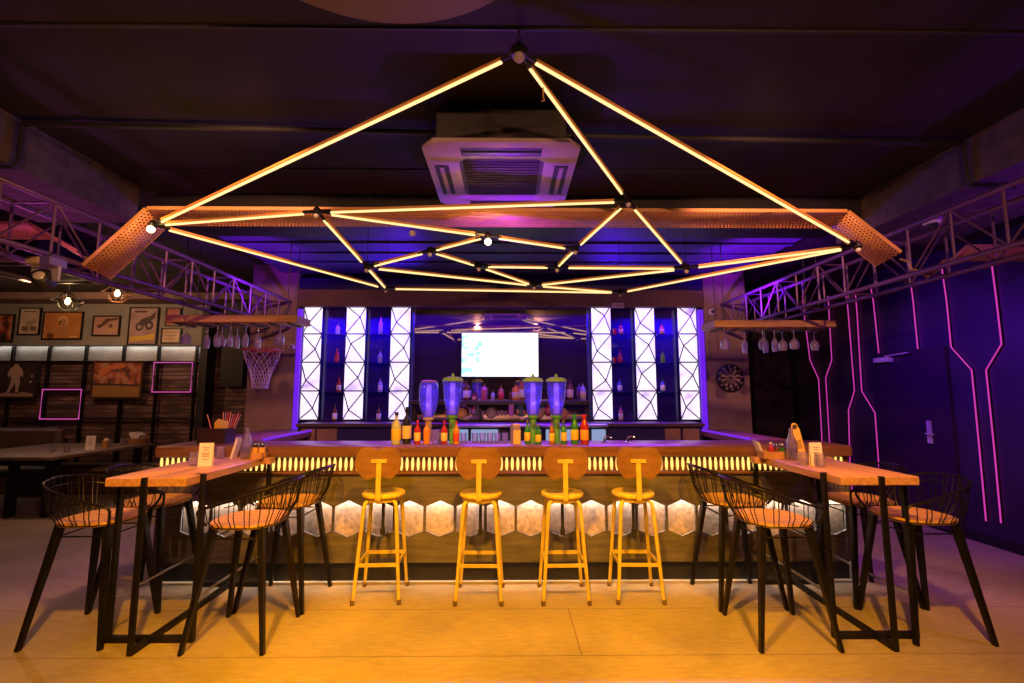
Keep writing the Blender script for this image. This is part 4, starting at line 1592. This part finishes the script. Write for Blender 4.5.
net.build('net', pbr('net_white', (.75, .6, .65), .8), hp)
b0, b1 = at(264, 338, Y=5.9), at(283, 352, Y=5.9)
m = MB()
for a, b in (((b0.x, b0.z), (b1.x, b0.z)), ((b1.x, b0.z), (b1.x, b1.z)), ((b1.x, b1.z), (b0.x, b1.z)), ((b0.x, b1.z), (b0.x, b0.z))):
    m.bar((a[0], 5.905, a[1]), (b[0], 5.905, b[1]), .012, .008, up=(0, 1, 0))
m.build('target_square', pbr('target_pink', (.45, .3, .35), .6), hp)

c = at(730, 378, Y=5.90)
db = thing('dartboard', 'round black dartboard with pale sectors on the right pillar', 'dartboard', c)
R = Euler((PI / 2, 0, 0)).to_matrix()
MB().lathe([(0, -.018), (.172, -.018), (.175, -.01), (.175, .015), (.168, .02), (0, .02)], 48, c, M=R).build('board', pbr('board_black', (.015, .012, .014), .7), db)
m = MB()
yf = c.y - .0215


def sector(r0, r1, a0, a1, mi):
    N = 3
    vs = []
    for i in range(N + 1):
        a = a0 + (a1 - a0) * i / N
        vs += [(c.x + r0 * math.cos(a), yf, c.z + r0 * math.sin(a)), (c.x + r1 * math.cos(a), yf, c.z + r1 * math.sin(a))]
    m.add(vs, [(2 * i, 2 * i + 1, 2 * i + 3, 2 * i + 2) for i in range(N)], mi)


for k in range(20):
    a0, a1 = 2 * PI * (k - .5) / 20, 2 * PI * (k + .5) / 20
    if k % 2:
        sector(.02, .068, a0, a1, 0)
        sector(.075, .118, a0, a1, 0)
    sector(.068, .075, a0, a1, 1 if k % 2 else 2)
    sector(.118, .126, a0, a1, 1 if k % 2 else 2)
sector(.0, .007, 0, 2 * PI, 1)
m.build('sector', [pbr('sector_pale', (.42, .30, .26), .7), pbr('sector_green', (.02, .12, .05), .7), pbr('sector_red', (.35, .03, .03), .7)], db)
m = MB()
for k in range(12):
    a = 2 * PI * k / 12 + .1
    m.lathe([(.0, 0), (.011, 0), (.011, .002), (0, .002)], 8, (c.x + .145 * math.cos(a), yf, c.z + .145 * math.sin(a)), M=R)
m.build('number_mark', pbr('mark_pale', (.6, .45, .42), .6), db)

# ------------------------------------------------------------------ pictures on the left wall
frame_m = pbr('frame_black', (.02, .014, .012), .4)
frame_b = pbr('frame_brown', (.07, .03, .015), .4)


def print_mat(name, stops, scale, seed, bottom=None):
    m, nt, b = new_mat(name)
    tc, x, y, z = obj_xyz(nt)
    mp = nt.nodes.new('ShaderNodeMapping')
    mp.inputs['Location'].default_value = (seed * 3.1, 0, seed * 1.7)
    nz = nt.nodes.new('ShaderNodeTexNoise')
    nz.inputs['Scale'].default_value = scale
    nz.inputs['Detail'].default_value = 5
    nt.links.new(tc.outputs['Object'], mp.inputs['Vector'])
    nt.links.new(mp.outputs['Vector'], nz.inputs['Vector'])
    col = ramp(nt, nz.outputs['Fac'], stops)
    if bottom:
        zz, bc = bottom
        f = math_node(nt, 'LESS_THAN', z, zz)
        col = mix_col(nt, f, col, bc)
    nt.links.new(col, b.inputs['Base Color'])
    b.inputs['Roughness'].default_value = .3
    return m


def picture(label, x0, y0, x1, y1, Y, mat, fm, art=None, fw=.022, name='framed_picture', cat='picture', lean=0):
    cx, cy = (x0 + x1) / 2, (y0 + y1) / 2
    a, b = at(x0, cy, Y=Y), at(x1, cy, Y=Y)
    z1, z0 = at(cx, y0, Y=Y).z, at(cx, y1, Y=Y).z
    t = thing(name, label, cat, ((a.x + b.x) / 2, Y, z0))
    X0, X1 = a.x, b.x
    m = MB()
    m.box(X0, X1, Y, Y + .03, z0, z0 + fw).box(X0, X1, Y, Y + .03, z1 - fw, z1)
    m.box(X0, X0 + fw, Y, Y + .03, z0 + fw, z1 - fw).box(X1 - fw, X1, Y, Y + .03, z0 + fw, z1 - fw)
    m.build('frame', fm, t)
    m = MB()
    m.box(X0 + fw, X1 - fw, Y + .012, Y + .026, z0 + fw, z1 - fw, 0)
    mats = [mat]
    if art:
        W, H = X1 - X0 - 2 * fw, z1 - z0 - 2 * fw
        for (poly, col) in art:
            mats.append(pbr('print_ink', col, .5))
            m.prism([(X0 + fw + W * u, z0 + fw + H * v) for u, v in poly], lambda u, v, d: (u, Y + .0112 - .0005 * len(mats) + d, v), .0012, len(mats) - 1)
    m.build('print', mats, t)
    return t


WY = 8.015


def ell(cx, cy, rx, ry, n=14, a0=0):
    return [(cx + rx * math.cos(a0 + 2 * PI * k / n), cy + ry * math.sin(a0 + 2 * PI * k / n)) for k in range(n)]


picture('tall framed red and black print cut by the left picture edge', -8, 314, 13, 342, WY, print_mat('print_red', [(.4, (.05, .03, .03)), (.5, (.45, .08, .03)), (.65, (.6, .4, .25))], 5, 1), frame_m)
picture('pale framed poster with small text, left of the orange portrait', 18, 307.5, 40, 335, WY, print_mat('print_pale', [(.35, (.45, .36, .22)), (.5, (.62, .52, .36)), (.7, (.72, .62, .45))], 7, 2), frame_m,
        [([(.15, .12), (.45, .12), (.45, .3), (.15, .3)], (.2, .15, .1)), ([(.55, .12), (.88, .12), (.88, .3), (.55, .3)], (.22, .16, .1)), ([(.2, .86), (.8, .86), (.8, .92), (.2, .92)], (.25, .18, .1))])
picture('orange framed picture with a dark head shape in its middle', 42, 311.5, 82, 339.5, WY, print_mat('print_orange', [(.3, (.50, .20, .05)), (.6, (.66, .30, .09)), (.8, (.55, .22, .06))], 3, 3), frame_m,
        [([(.30, .16), (.36, .34), (.46, .44), (.56, .44), (.66, .34), (.70, .16)], (.50, .27, .12)), (ell(.5, .68, .125, .22), (.74, .50, .24)), (ell(.505, .62, .085, .17), (.58, .31, .14)), (ell(.47, .66, .02, .025), (.14, .06, .03)), (ell(.545, .66, .02, .025), (.14, .06, .03)), (ell(.51, .52, .03, .02), (.35, .08, .05)), (ell(.42, .60, .025, .10), (.20, .09, .04)), (ell(.2, .1, .1, .1), (.18, .07, .03)), ([(.72, .04), (.92, .04), (.92, .09), (.72, .09)], (.75, .55, .25))])
picture('small framed print with dark diagonal shape, between the orange and the tall picture', 92, 315.5, 119.5, 336, WY, print_mat('print_rose', [(.3, (.42, .24, .18)), (.6, (.56, .34, .27)), (.8, (.48, .28, .2))], 3, 4), frame_m,
        [([(.1, .5), (.3, .62), (.45, .9), (.95, .95), (.95, .85), (.6, .75), (.4, .5), (.2, .35)], (.12, .06, .05)), ([(.4, .1), (.55, .2), (.8, .42), (.85, .36), (.6, .12)], (.6, .4, .08)), (ell(.68, .5, .08, .12), (.2, .1, .08))])
picture('tall framed print of a dark motorcycle over a yellow band', 128, 307, 157.5, 345, WY, print_mat('print_grey_rose', [(.35, (.36, .24, .22)), (.6, (.50, .36, .33)), (.8, (.42, .3, .28))], 4, 5), frame_m,
        [(ell(.36, .48, .15, .12), (.06, .04, .04)), (ell(.36, .48, .08, .065), (.4, .28, .26)), (ell(.72, .52, .16, .13), (.05, .035, .035)), (ell(.72, .52, .08, .06), (.35, .25, .22)), ([(.25, .55), (.45, .70), (.75, .78), (.95, .92), (.9, .72), (.7, .6), (.5, .5)], (.07, .05, .05)), ([(.15, .88), (.6, .88), (.6, .93), (.15, .93)], (.1, .06, .06)), ([(.05, .06), (.95, .12), (.95, .3), (.5, .22), (.05, .2)], (.66, .45, .05))])
picture('framed red print half hidden above the left wooden glass rack', 165, 307.5, 180, 326, WY, print_mat('print_red_small', [(.4, (.30, .07, .05)), (.6, (.5, .16, .10))], 6, 6), frame_m)
picture('small framed cream document under the left wooden glass rack', 160.5, 328, 180.5, 343.5, WY, print_mat('print_doc', [(.3, (.55, .40, .25)), (.7, (.70, .52, .34))], 4, 7), frame_m,
        [([(.1, .75), (.9, .75), (.9, .82), (.1, .82)], (.35, .2, .12)), ([(.1, .5), (.8, .5), (.8, .56), (.1, .56)], (.35, .2, .12)), ([(.1, .25), (.7, .25), (.7, .3), (.1, .3)], (.35, .2, .12))])
GY = 8.06
man = [(.36, .98), (.44, .98), (.47, .90), (.55, .84), (.60, .66), (.57, .58), (.53, .66), (.51, .56), (.54, .40), (.50, .22), (.53, .14), (.44, .14), (.44, .28), (.40, .42), (.35, .28), (.28, .14), (.20, .14), (.26, .24), (.30, .44), (.30, .58), (.28, .66), (.24, .58), (.20, .66), (.25, .84), (.33, .90)]
picture('large dark photo canvas of a pale standing athlete, far left', -6, 361.5, 37.5, 399, GY, pbr('print_dark', (.05, .032, .03), .5, var=.4, scale=3), frame_m,
        [([(u + .06, v) for u, v in man], (.50, .38, .33)), ([(.05, .02), (.95, .02), (.95, .10), (.7, .16), (.55, .1), (.3, .14), (.05, .1)], (.40, .28, .22)), (ell(.88, .62, .03, .03), (.5, .45, .42)), (ell(.86, .45, .03, .03), (.5, .45, .42))], fw=.03)
picture('framed stadium crowd picture, red and grey over a brown floor', 91, 361, 142, 398.5, GY, print_mat('print_crowd', [(.38, (.10, .07, .06)), (.5, (.42, .11, .05)), (.62, (.5, .28, .18)), (.75, (.2, .16, .14))], 7, 9), frame_b,
        [([(0, 0), (1, 0), (1, .30), (0, .33)], (.30, .16, .05)), ([(0.02, .34), (.98, .31), (.98, .36), (.02, .40)], (.06, .04, .04)), ([(.06, .75), (.3, .93), (.7, .95), (.62, .86), (.35, .80), (.2, .6)], (.62, .18, .07))], fw=.03)

# neon squares
neon_m = emit('neon_pink', (.60, .07, .36), 1.0)
for (x0, y0, x1, y1, lb) in ((41, 389.5, 80, 419, 'pink neon square outline under the two canvases'), (153, 362.5, 191.5, 392, 'pink neon square outline right of the crowd picture')):
    a, b = at(x0, (y0 + y1) / 2, Y=8.08), at(x1, (y0 + y1) / 2, Y=8.08)
    z1, z0 = at(x0, y0, Y=8.08).z, at(x0, y1, Y=8.08).z
    t = thing('neon_square', lb, 'neon light', ((a.x + b.x) / 2, 8.08, z0))
    MB().tube([(a.x, 8.08, z0), (b.x, 8.08, z0), (b.x, 8.08, z1), (a.x, 8.08, z1)], .010, 8, True).build('neon_tube', neon_m, t)
    for x in (a.x, b.x):
        MB().box(x - .012, x + .012, 8.09, 8.105, (z0 + z1) / 2 - .02, (z0 + z1) / 2 + .02).build('clip', black_metal, t)

# neon lines of the right wall
neon_r = emit('neon_magenta', (.62, .04, .40), 1.0)
NL = [('first neon line from the passage corner, bending inward to the next', [(802, 296), (804.6, 318), (810, 360), (818.6, 379), (822, 440), (824, 470)]),
      ('second neon line from the passage corner, bending back toward the first', [(828, 296), (830, 330), (831.8, 360), (825.7, 377.6), (829.5, 442), (831, 472)]),
      ('third neon line, stepping left beside the door', [(846, 292), (848, 310), (854.4, 391), (848.5, 410), (850, 464), (852, 490)]),
      ('fourth neon line, stepping right beside the door', [(855, 290), (857, 312), (861.7, 391), (875, 413), (879, 468), (881, 498)]),
      ('short straight neon line above the left side of the dark door', [(870.5, 286), (873.4, 302), (879, 355.6)]),
      ('short straight neon line above the right side of the dark door', [(910, 278), (913, 300), (918, 351)]),
      ('long neon line stepping right, near the right edge of the photo', [(941.5, 266), (946.7, 302), (951, 347), (971.6, 370), (979, 445), (986, 521)]),
      ('long neon line stepping left, nearest the right edge of the photo', [(990.5, 254), (996.5, 301), (1001.5, 344), (986, 370), (994, 447), (1001, 523)])]
for lb, pts in NL:
    P = [at(px, py, X=4.975) for px, py in pts]
    # straight runs stay plumb
    Q = []
    for i, p in enumerate(P):
        Q.append(p)
    t = thing('neon_line', 'magenta wall light: ' + lb, 'neon light', (4.99, Q[-1].y, Q[-1].z))
    MB().tube(Q, .0068, 8).build('neon_tube', neon_r, t)
    MB().tube([q + Vector((.016, 0, 0)) for q in Q], .004, 6).build('channel', black_metal, t)

# ------------------------------------------------------------------ things on the right high table
def tb(px, py):
    c = at(px, py, z=HT)
    if c.y > 3.94:
        c = at(px, py, Y=3.94)
    return (c.x, c.y, HT)


wood_tray = pbr('tray_wood', (.42, .22, .07), .5, var=.2, scale=12)


def caddy(label, p, w=.15, d=.11, h=.055):
    t = thing('condiment_box', label, 'condiment box', p)
    m = MB()
    m.box(-w / 2, w / 2, -d / 2, d / 2, 0, .008)
    m.box(-w / 2, w / 2, -d / 2, -d / 2 + .008, .008, h).box(-w / 2, w / 2, d / 2 - .008, d / 2, .008, h)
    m.box(-w / 2, -w / 2 + .008, -d / 2 + .008, d / 2 - .008, .008, h).box(w / 2 - .008, w / 2, -d / 2 + .008, d / 2 - .008, .008, h)
    m.build('box', wood_tray, t, False)
    MB().box(-.006, .0, -d / 2 + .008, d / 2 - .008, .008, h - .005).build('divider', wood_tray, t, False)
    return t


def shaker(label, p, col, k=1.0):
    t = thing('shaker', label, 'shaker', p)
    MB().lathe([(0, 0), (.018 * k, 0), (.020 * k, .01 * k), (.017 * k, .05 * k), (.018 * k, .055 * k)], 14).build('jar', col, t, False)
    MB().lathe([(.019 * k, .055 * k), (.020 * k, .065 * k), (.016 * k, .078 * k), (0, .082 * k)], 14).build('lid', chrome, t, False)


def napkin(label, p, rz, tilt, s=.07, hn=.115):
    t = thing('napkin_stack', label, 'napkins', p, rz)
    R = Matrix.Rotation(tilt, 3, 'Y')
    m = MB()
    for k in range(3):
        m.box(-.010 + k * .007, -.006 + k * .007, -s / 2, s / 2, 0, hn - k * .012, M=R)
    m.build('folded_napkin', paper, t, False)


def water_bottle(label, p, h=.25, r=.042):
    t = thing('water_bottle', label, 'bottle', p)
    MB().lathe([(0, .004), (r * .9, 0), (r, .01), (r, h * .5), (r * .8, h * .62), (r * .40, h * .82), (r * .36, h * .93), (r * .42, h * .95), (r * .42, h), (r * .3, h), (r * .28, h * .9), (r * .7, h * .62), (r * .93, h * .5), (r * .93, .014), (0, .012)], 20).build('glass_body', clear_glass, t, False)
    MB().lathe([(0, .016), (r * .88, .016), (r * .88, h * .36), (0, h * .36)], 18).build('water', see_through('water', (.75, .72, .85), .2), t, False)


def menu(label, p, w, h, rz, ink=True):
    t = thing('menu_card', label, 'menu card', p, rz)
    m = MB()
    m.bar((0, -.014, 0), (0, -.003, h), w, .003, up=(0, 1, 0))
    m.bar((0, .014, 0), (0, .003, h), w, .003, up=(0, 1, 0))
    m.build('folded_card', paper, t, False)
    if ink:
        m = MB()
        for k, (u, l) in enumerate(((.78, .5), (.68, .4), (.55, .6), (.48, .5), (.41, .55), (.28, .35))):
            y = -.014 + .011 * u - .0022
            m.box(-w * l / 2, w * l / 2, y - .0004, y + .0003, h * u, h * u + .006)
        m.build('printed_lines', pbr('menu_ink', (.35, .22, .2), .7), t, False)


caddy('wooden condiment box at the far end of the right high table', tb(771, 458), .17, .10)
p = tb(762, 457)
napkin('white folded napkins leaning out of the right table condiment box', (p[0] + .0, p[1], HT + .009), 0, -.35, hn=.14)
p = tb(771.5, 457)
bottle('small red sauce bottle in the right table condiment box', (p[0], p[1], HT + .008), .115, .020, 'red', None, cap_white, neck=.45)
p = tb(777.5, 457)
shaker('left glass shaker with metal lid in the right condiment box', (p[0], p[1] + .01, HT + .008), LQ['brown'], 1.3)
p = tb(783.5, 457)
shaker('right glass shaker with metal lid in the right condiment box', (p[0], p[1] + .01, HT + .008), LQ['green'], 1.3)
water_bottle('clear water bottle standing before the yellow card on the right table', tb(792.5, 460))
p = tb(803, 459)
t = thing('tent_card', 'yellow upright card with round black emblem on the right table', 'card', p, math.radians(-4))
hc = at(803, 422, Y=p[1]).z - HT
R = Matrix.Rotation(math.radians(-11), 3, 'Y')
w = .034
pts = [(-w, 0), (w, 0), (w, hc - .06)] + [(w * .75 * math.cos(a), hc - .035 + .032 * math.sin(a)) for a in [PI * k / 8 for k in range(9)]] + [(-w, hc - .06)]
MB().prism(pts, lambda u, v, d: R @ Vector((u, d, v)), .006).build('card', pbr('card_yellow', (.75, .50, .10), .6), t, False)
m = MB()
m.lathe([(.010, 0), (.019, 0), (.019, .001), (.010, .001)], 24, caps=False, o=R @ Vector((0, -.0012, hc - .034)), M=R @ Matrix.Rotation(PI / 2, 3, 'X'))
m.lathe([(0, 0), (.008, 0), (.008, .001), (0, .001)], 16, R @ Vector((0, -.0012, hc - .034)), M=R @ Matrix.Rotation(PI / 2, 3, 'X'))
m.build('round_emblem', black_paint, t, False)
m = MB().prism([(-.022, hc * .28), (.022, hc * .28), (.022, hc * .52), (-.022, hc * .52)], lambda u, v, d: R @ Vector((u, -.001 + d * .5, v)), .0012)
m.build('printed_block', pbr('card_ink', (.42, .26, .06), .6), t, False)
MB().box(-.05, .05, -.03, .04, 0, .006).build('base', wood_tray, t, False)
tumbler('drinking glass in front of the yellow card on the right table', tb(803.5, 465), .095, .036)
menu('white menu card standing on the right high table', tb(816.5, 465.5), .088, .165, 0)
tumbler('drinking glass right of the menu card on the right table', tb(821, 467), .095, .034)

# ------------------------------------------------------------------ things on the left high table
tumbler('drinking glass left of the menu card on the left table', tb(193, 466), .10, .036)
menu('white menu card standing on the left high table', tb(205.5, 466), .095, .165, math.radians(8))
tumbler('drinking glass right of the menu card on the left table', tb(219.5, 459), .10, .038)
water_bottle('clear water bottle at the far end of the left high table', tb(245.8, 459))
p = tb(255, 458)
caddy('wooden condiment box at the far end of the left high table', tb(255, 456), .16, .10, .045)
p = tb(239, 456)
napkin('white folded napkins leaning at the left table condiment box', (p[0] - .045, p[1], HT), 0, .25, hn=.17)
jar_y = pbr('candle_jar', (.70, .40, .10), .3)
for px, lb in ((255, 'yellow jar in the left table condiment box, beside the bottle'), (262, 'yellow jar at the right end of the left table condiment box')):
    p = tb(px, 456)
    shaker(lb, (p[0], p[1], HT + .008), jar_y, 1.45)
# straw and napkin box on the bar counter
p = at(215, 442, z=CT)
p = (p.x, 4.3, CT)
q0, q1 = at(199, 435, Y=4.25).x, at(227, 435, Y=4.25).x
t = thing('bar_caddy', 'black box of yellow napkins and straws at the left end of the counter', 'bar caddy', ((q0 + q1) / 2, 4.3, CT))
hb = at(215, 428.5, Y=4.22).z - CT
wq = (q1 - q0) / 2
m = MB()
m.box(-wq, wq, -.08, -.074, 0, hb).box(-wq, wq, .074, .08, 0, hb).box(-wq, -wq + .006, -.074, .074, 0, hb).box(wq - .006, wq, -.074, .074, 0, hb)
m.box(-wq + .006, wq - .006, -.074, .074, 0, .006).box(-.01, -.004, -.074, .074, .006, hb * .96)
m.build('box', pbr('caddy_black', (.03, .014, .018), .35), t, False)
tt = thing('napkin_stack', 'yellow paper napkins sticking out of the black counter box', 'napkins', ((q0 + q1) / 2 + .0, 4.3, CT + .007))
m = MB()
for k in range(6):
    x = -.003 + .012 * k
    m.add([(x, -.05, 0), (x, .05, 0), (x + .01, .05, hb + .05), (x + .012, .0, hb + .075 - .004 * k), (x + .01, -.05, hb + .045)], [(0, 1, 2, 3, 4)])
    m.add([(x + .003, -.05, 0), (x + .003, .05, 0), (x + .013, .05, hb + .05), (x + .015, .0, hb + .075 - .004 * k), (x + .013, -.05, hb + .045)], [(0, 1, 2, 3, 4)])
m.build('paper_napkin', pbr('napkin_yellow', (.85, .60, .10), .7), tt, False)
rs = random.Random(3)
straw_cols = [pbr('straw_red', (.65, .05, .08), .4), pbr('straw_pink', (.75, .25, .30), .4), pbr('straw_violet', (.45, .2, .55), .4)]
where = ['far left leaning out', 'second', 'third', 'fourth', 'fifth', 'sixth', 'seventh', 'eighth', 'rightmost']
for k in range(9):
    x = (q0 + q1) / 2 + (-.045 if k == 0 else .015 + .0085 * k)
    tx = -.35 if k == 0 else -.10 + .055 * k
    L = .262 + rs.uniform(-.01, .012)
    d = Vector((math.sin(tx), .05, math.cos(tx)))
    o = MB().tube([(x, 4.35 + .002 * (k % 3), CT + .008), Vector((x, 4.35, CT + .008)) + d * L], .0032, 6).build('drinking_straw', straw_cols[k % 3])
    tag(o, ('red straw leaning out of the black counter box, ' if k % 3 == 0 else 'pink straw in the black counter box, ' if k % 3 == 1 else 'violet straw in the black counter box, ') + where[k] + (' of the straws' if k else ' of the rest'), 'straw', 'straws in the counter box')

# ------------------------------------------------------------------ things on the dining table
for px, py, lb in ((52.5, 452, 'leftmost drinking glass on the low dining table'), (66.8, 452, 'second drinking glass from the left on the low dining table'),
                   (109.5, 447, 'drinking glass right of the card holder on the low dining table'), (123, 445.5, 'drinking glass beside the napkin basket on the low dining table')):
    c = at(px, py, z=.76)
    tumbler(lb, (c.x, c.y, .76), .115, .04)
c = at(90, 450, z=.76)
menu('cream menu card standing in the middle of the low dining table', (c.x, c.y, .76), .11, .20, math.radians(15))
c = at(96, 449.5, z=.76)
t = thing('card_holder', 'small wooden holder just right of the cream menu card', 'holder', (c.x + .05, c.y + .1, .76))
MB().bbox(-.035, .035, -.03, .03, 0, .12, .004).build('block', wood_tray, t, False)
MB().box(-.03, .03, -.004, .004, .12, .15).build('slip', paper, t, False)
c = at(138, 443.5, z=.76)
t = thing('napkin_basket', 'wicker coloured basket of white napkins at the end of the dining table', 'basket', (c.x, c.y, .76))
MB().lathe([(0, 0), (.12, 0), (.15, .09), (.145, .09), (.115, .01), (0, .01)], 20).build('basket', wood_tray, t, False)
m = MB()
for k in range(5):
    a = -.5 + .22 * k
    R = Matrix.Rotation(a, 3, 'Y')
    m.box(-.012, .012, -.07, .07, .03, .20 - .012 * k, M=R)
m.build('napkin', paper, t, False)

# ------------------------------------------------------------------ light
w = bpy.data.worlds.new('world')
SC.world = w
w.use_nodes = True
bg = w.node_tree.nodes['Background']
bg.inputs[0].default_value = (.30, .12, .20, 1)
bg.inputs[1].default_value = .012
AMB = (1, .40, .0)
# amber ceiling spots over the stools and the open floor
light('amber_spot', 'SPOT', (.0, 1.5, 3.1), 900, AMB, .08, (.0, 3.2, 0), 80, .9)
light('amber_spot', 'SPOT', (-1.3, 1.4, 3.1), 540, AMB, .08, (-1.8, 3.2, .3), 72, .9)
light('amber_spot', 'SPOT', (1.4, 1.4, 3.1), 540, AMB, .08, (1.9, 3.2, .3), 72, .9)
# rose washes on the two high tables and the floor beside them
light('rose_spot', 'SPOT', (-2.5, 2.4, 3.1), 100, (1, .36, .40), .08, (-2.3, 3.7, 1.0), 36, .9)
light('rose_spot', 'SPOT', (2.4, 2.4, 3.1), 100, (1, .34, .32), .08, (2.4, 3.6, 1.0), 36, .9)
light('magenta_wash', 'SPOT', (-3.4, 3.0, 3.05), 150, (1, .34, .22), .08, (-4.0, 4.6, 0), 80, .9)
light('magenta_wash', 'SPOT', (3.5, 3.0, 2.85), 75, (1, .30, .24), .08, (4.0, 4.4, 0), 80, .9)
# unseen warm fill spots added under the ceiling, aimed at bar, pillars and side walls
light('room_fill', 'SPOT', (-.8, -.6, 3.1), 250, (1, .43, .22), .06, (-2.0, 6, 1.5), 70, .9)
light('room_fill', 'SPOT', (.8, -.6, 3.1), 250, (1, .43, .22), .06, (2.0, 6, 1.5), 70, .9)
light('warm_fill', 'SPOT', (-1.0, 1.7, 3.1), 260, (1, .42, .22), .06, (-3.4, 6.0, 1.8), 50, .9)
light('warm_fill', 'SPOT', (1.0, 1.7, 3.1), 260, (1, .42, .22), .06, (3.4, 6.0, 1.8), 50, .9)
# violet and blue stage wash on trusses, ceiling over the bar and side walls
VIO, BLU = (.30, .01, 1), (.10, .0, 1)
light('violet_wash', 'SPOT', (-2.45, 4.74, 2.32), 170, VIO, .05, (-2.75, 5.0, 3.05), 110, .8)
light('violet_wash', 'SPOT', (2.45, 4.74, 2.32), 170, VIO, .05, (2.75, 5.0, 3.05), 110, .8)
light('blue_wash', 'SPOT', (-1.2, 5.4, 2.6), 60, BLU, .05, (-1.6, 5.0, 3.2), 150, .8)
light('blue_wash', 'SPOT', (1.2, 5.4, 2.6), 60, BLU, .05, (1.6, 5.0, 3.2), 150, .8)
light('violet_wash', 'POINT', (3.7, 2.7, 2.3), 14, VIO, .05)
light('violet_wash', 'POINT', (-3.5, 3.4, 2.3), 10, (.8, .10, .7), .05)
light('violet_wash', 'SPOT', (3.4, 5.0, 2.35), 110, (.24, .01, 1), .05, (5.0, 5.2, 1.6), 110, .9)
light('violet_wash', 'SPOT', (0, 3.3, 2.2), 50, VIO, .05, (0, 2.9, 3.1), 110, .9)
# added violet fill light under the bulkhead, washing the counter top
o = light('counter_fill', 'AREA', (0, 5.80, zb0 - .01), 60, (.26, .01, 1), 4.8, (0, 4.9, 1.1), size_y=.04)
o.data.spread = math.radians(70)
o = light('bay_fill', 'AREA', (0, 5.885, zb0 - .01), 110, (.08, .0, 1), 4.8, (0, 6.05, 1.2), size_y=.02)  # added blue fill that tints the bays and the mirror
o.data.spread = math.radians(120)
for sx in (-1, 1):
    light('side_counter_fill', 'SPOT', (sx * 2.45, 5.6, 2.7), 190, (.26, .01, 1), .05, (sx * 2.52, 5.0, 1.1), 32, .8)  # added violet fill for the side counter tops
# warm general light in the dining corner
light('dining_light', 'POINT', (-6.4, 6.2, 2.9), 62, (1, .50, .26), .1)

SC.view_settings.view_transform = 'Standard'
SC.view_settings.look = 'None'
SC.view_settings.gamma = 1
SC.view_settings.exposure = 0
SC.view_settings.use_curve_mapping = False
SC.cycles.max_bounces = 6
SC.cycles.diffuse_bounces = 3
SC.cycles.transparent_max_bounces = 16
SC.cycles.sample_clamp_indirect = 4
SC.cycles.use_denoising = True
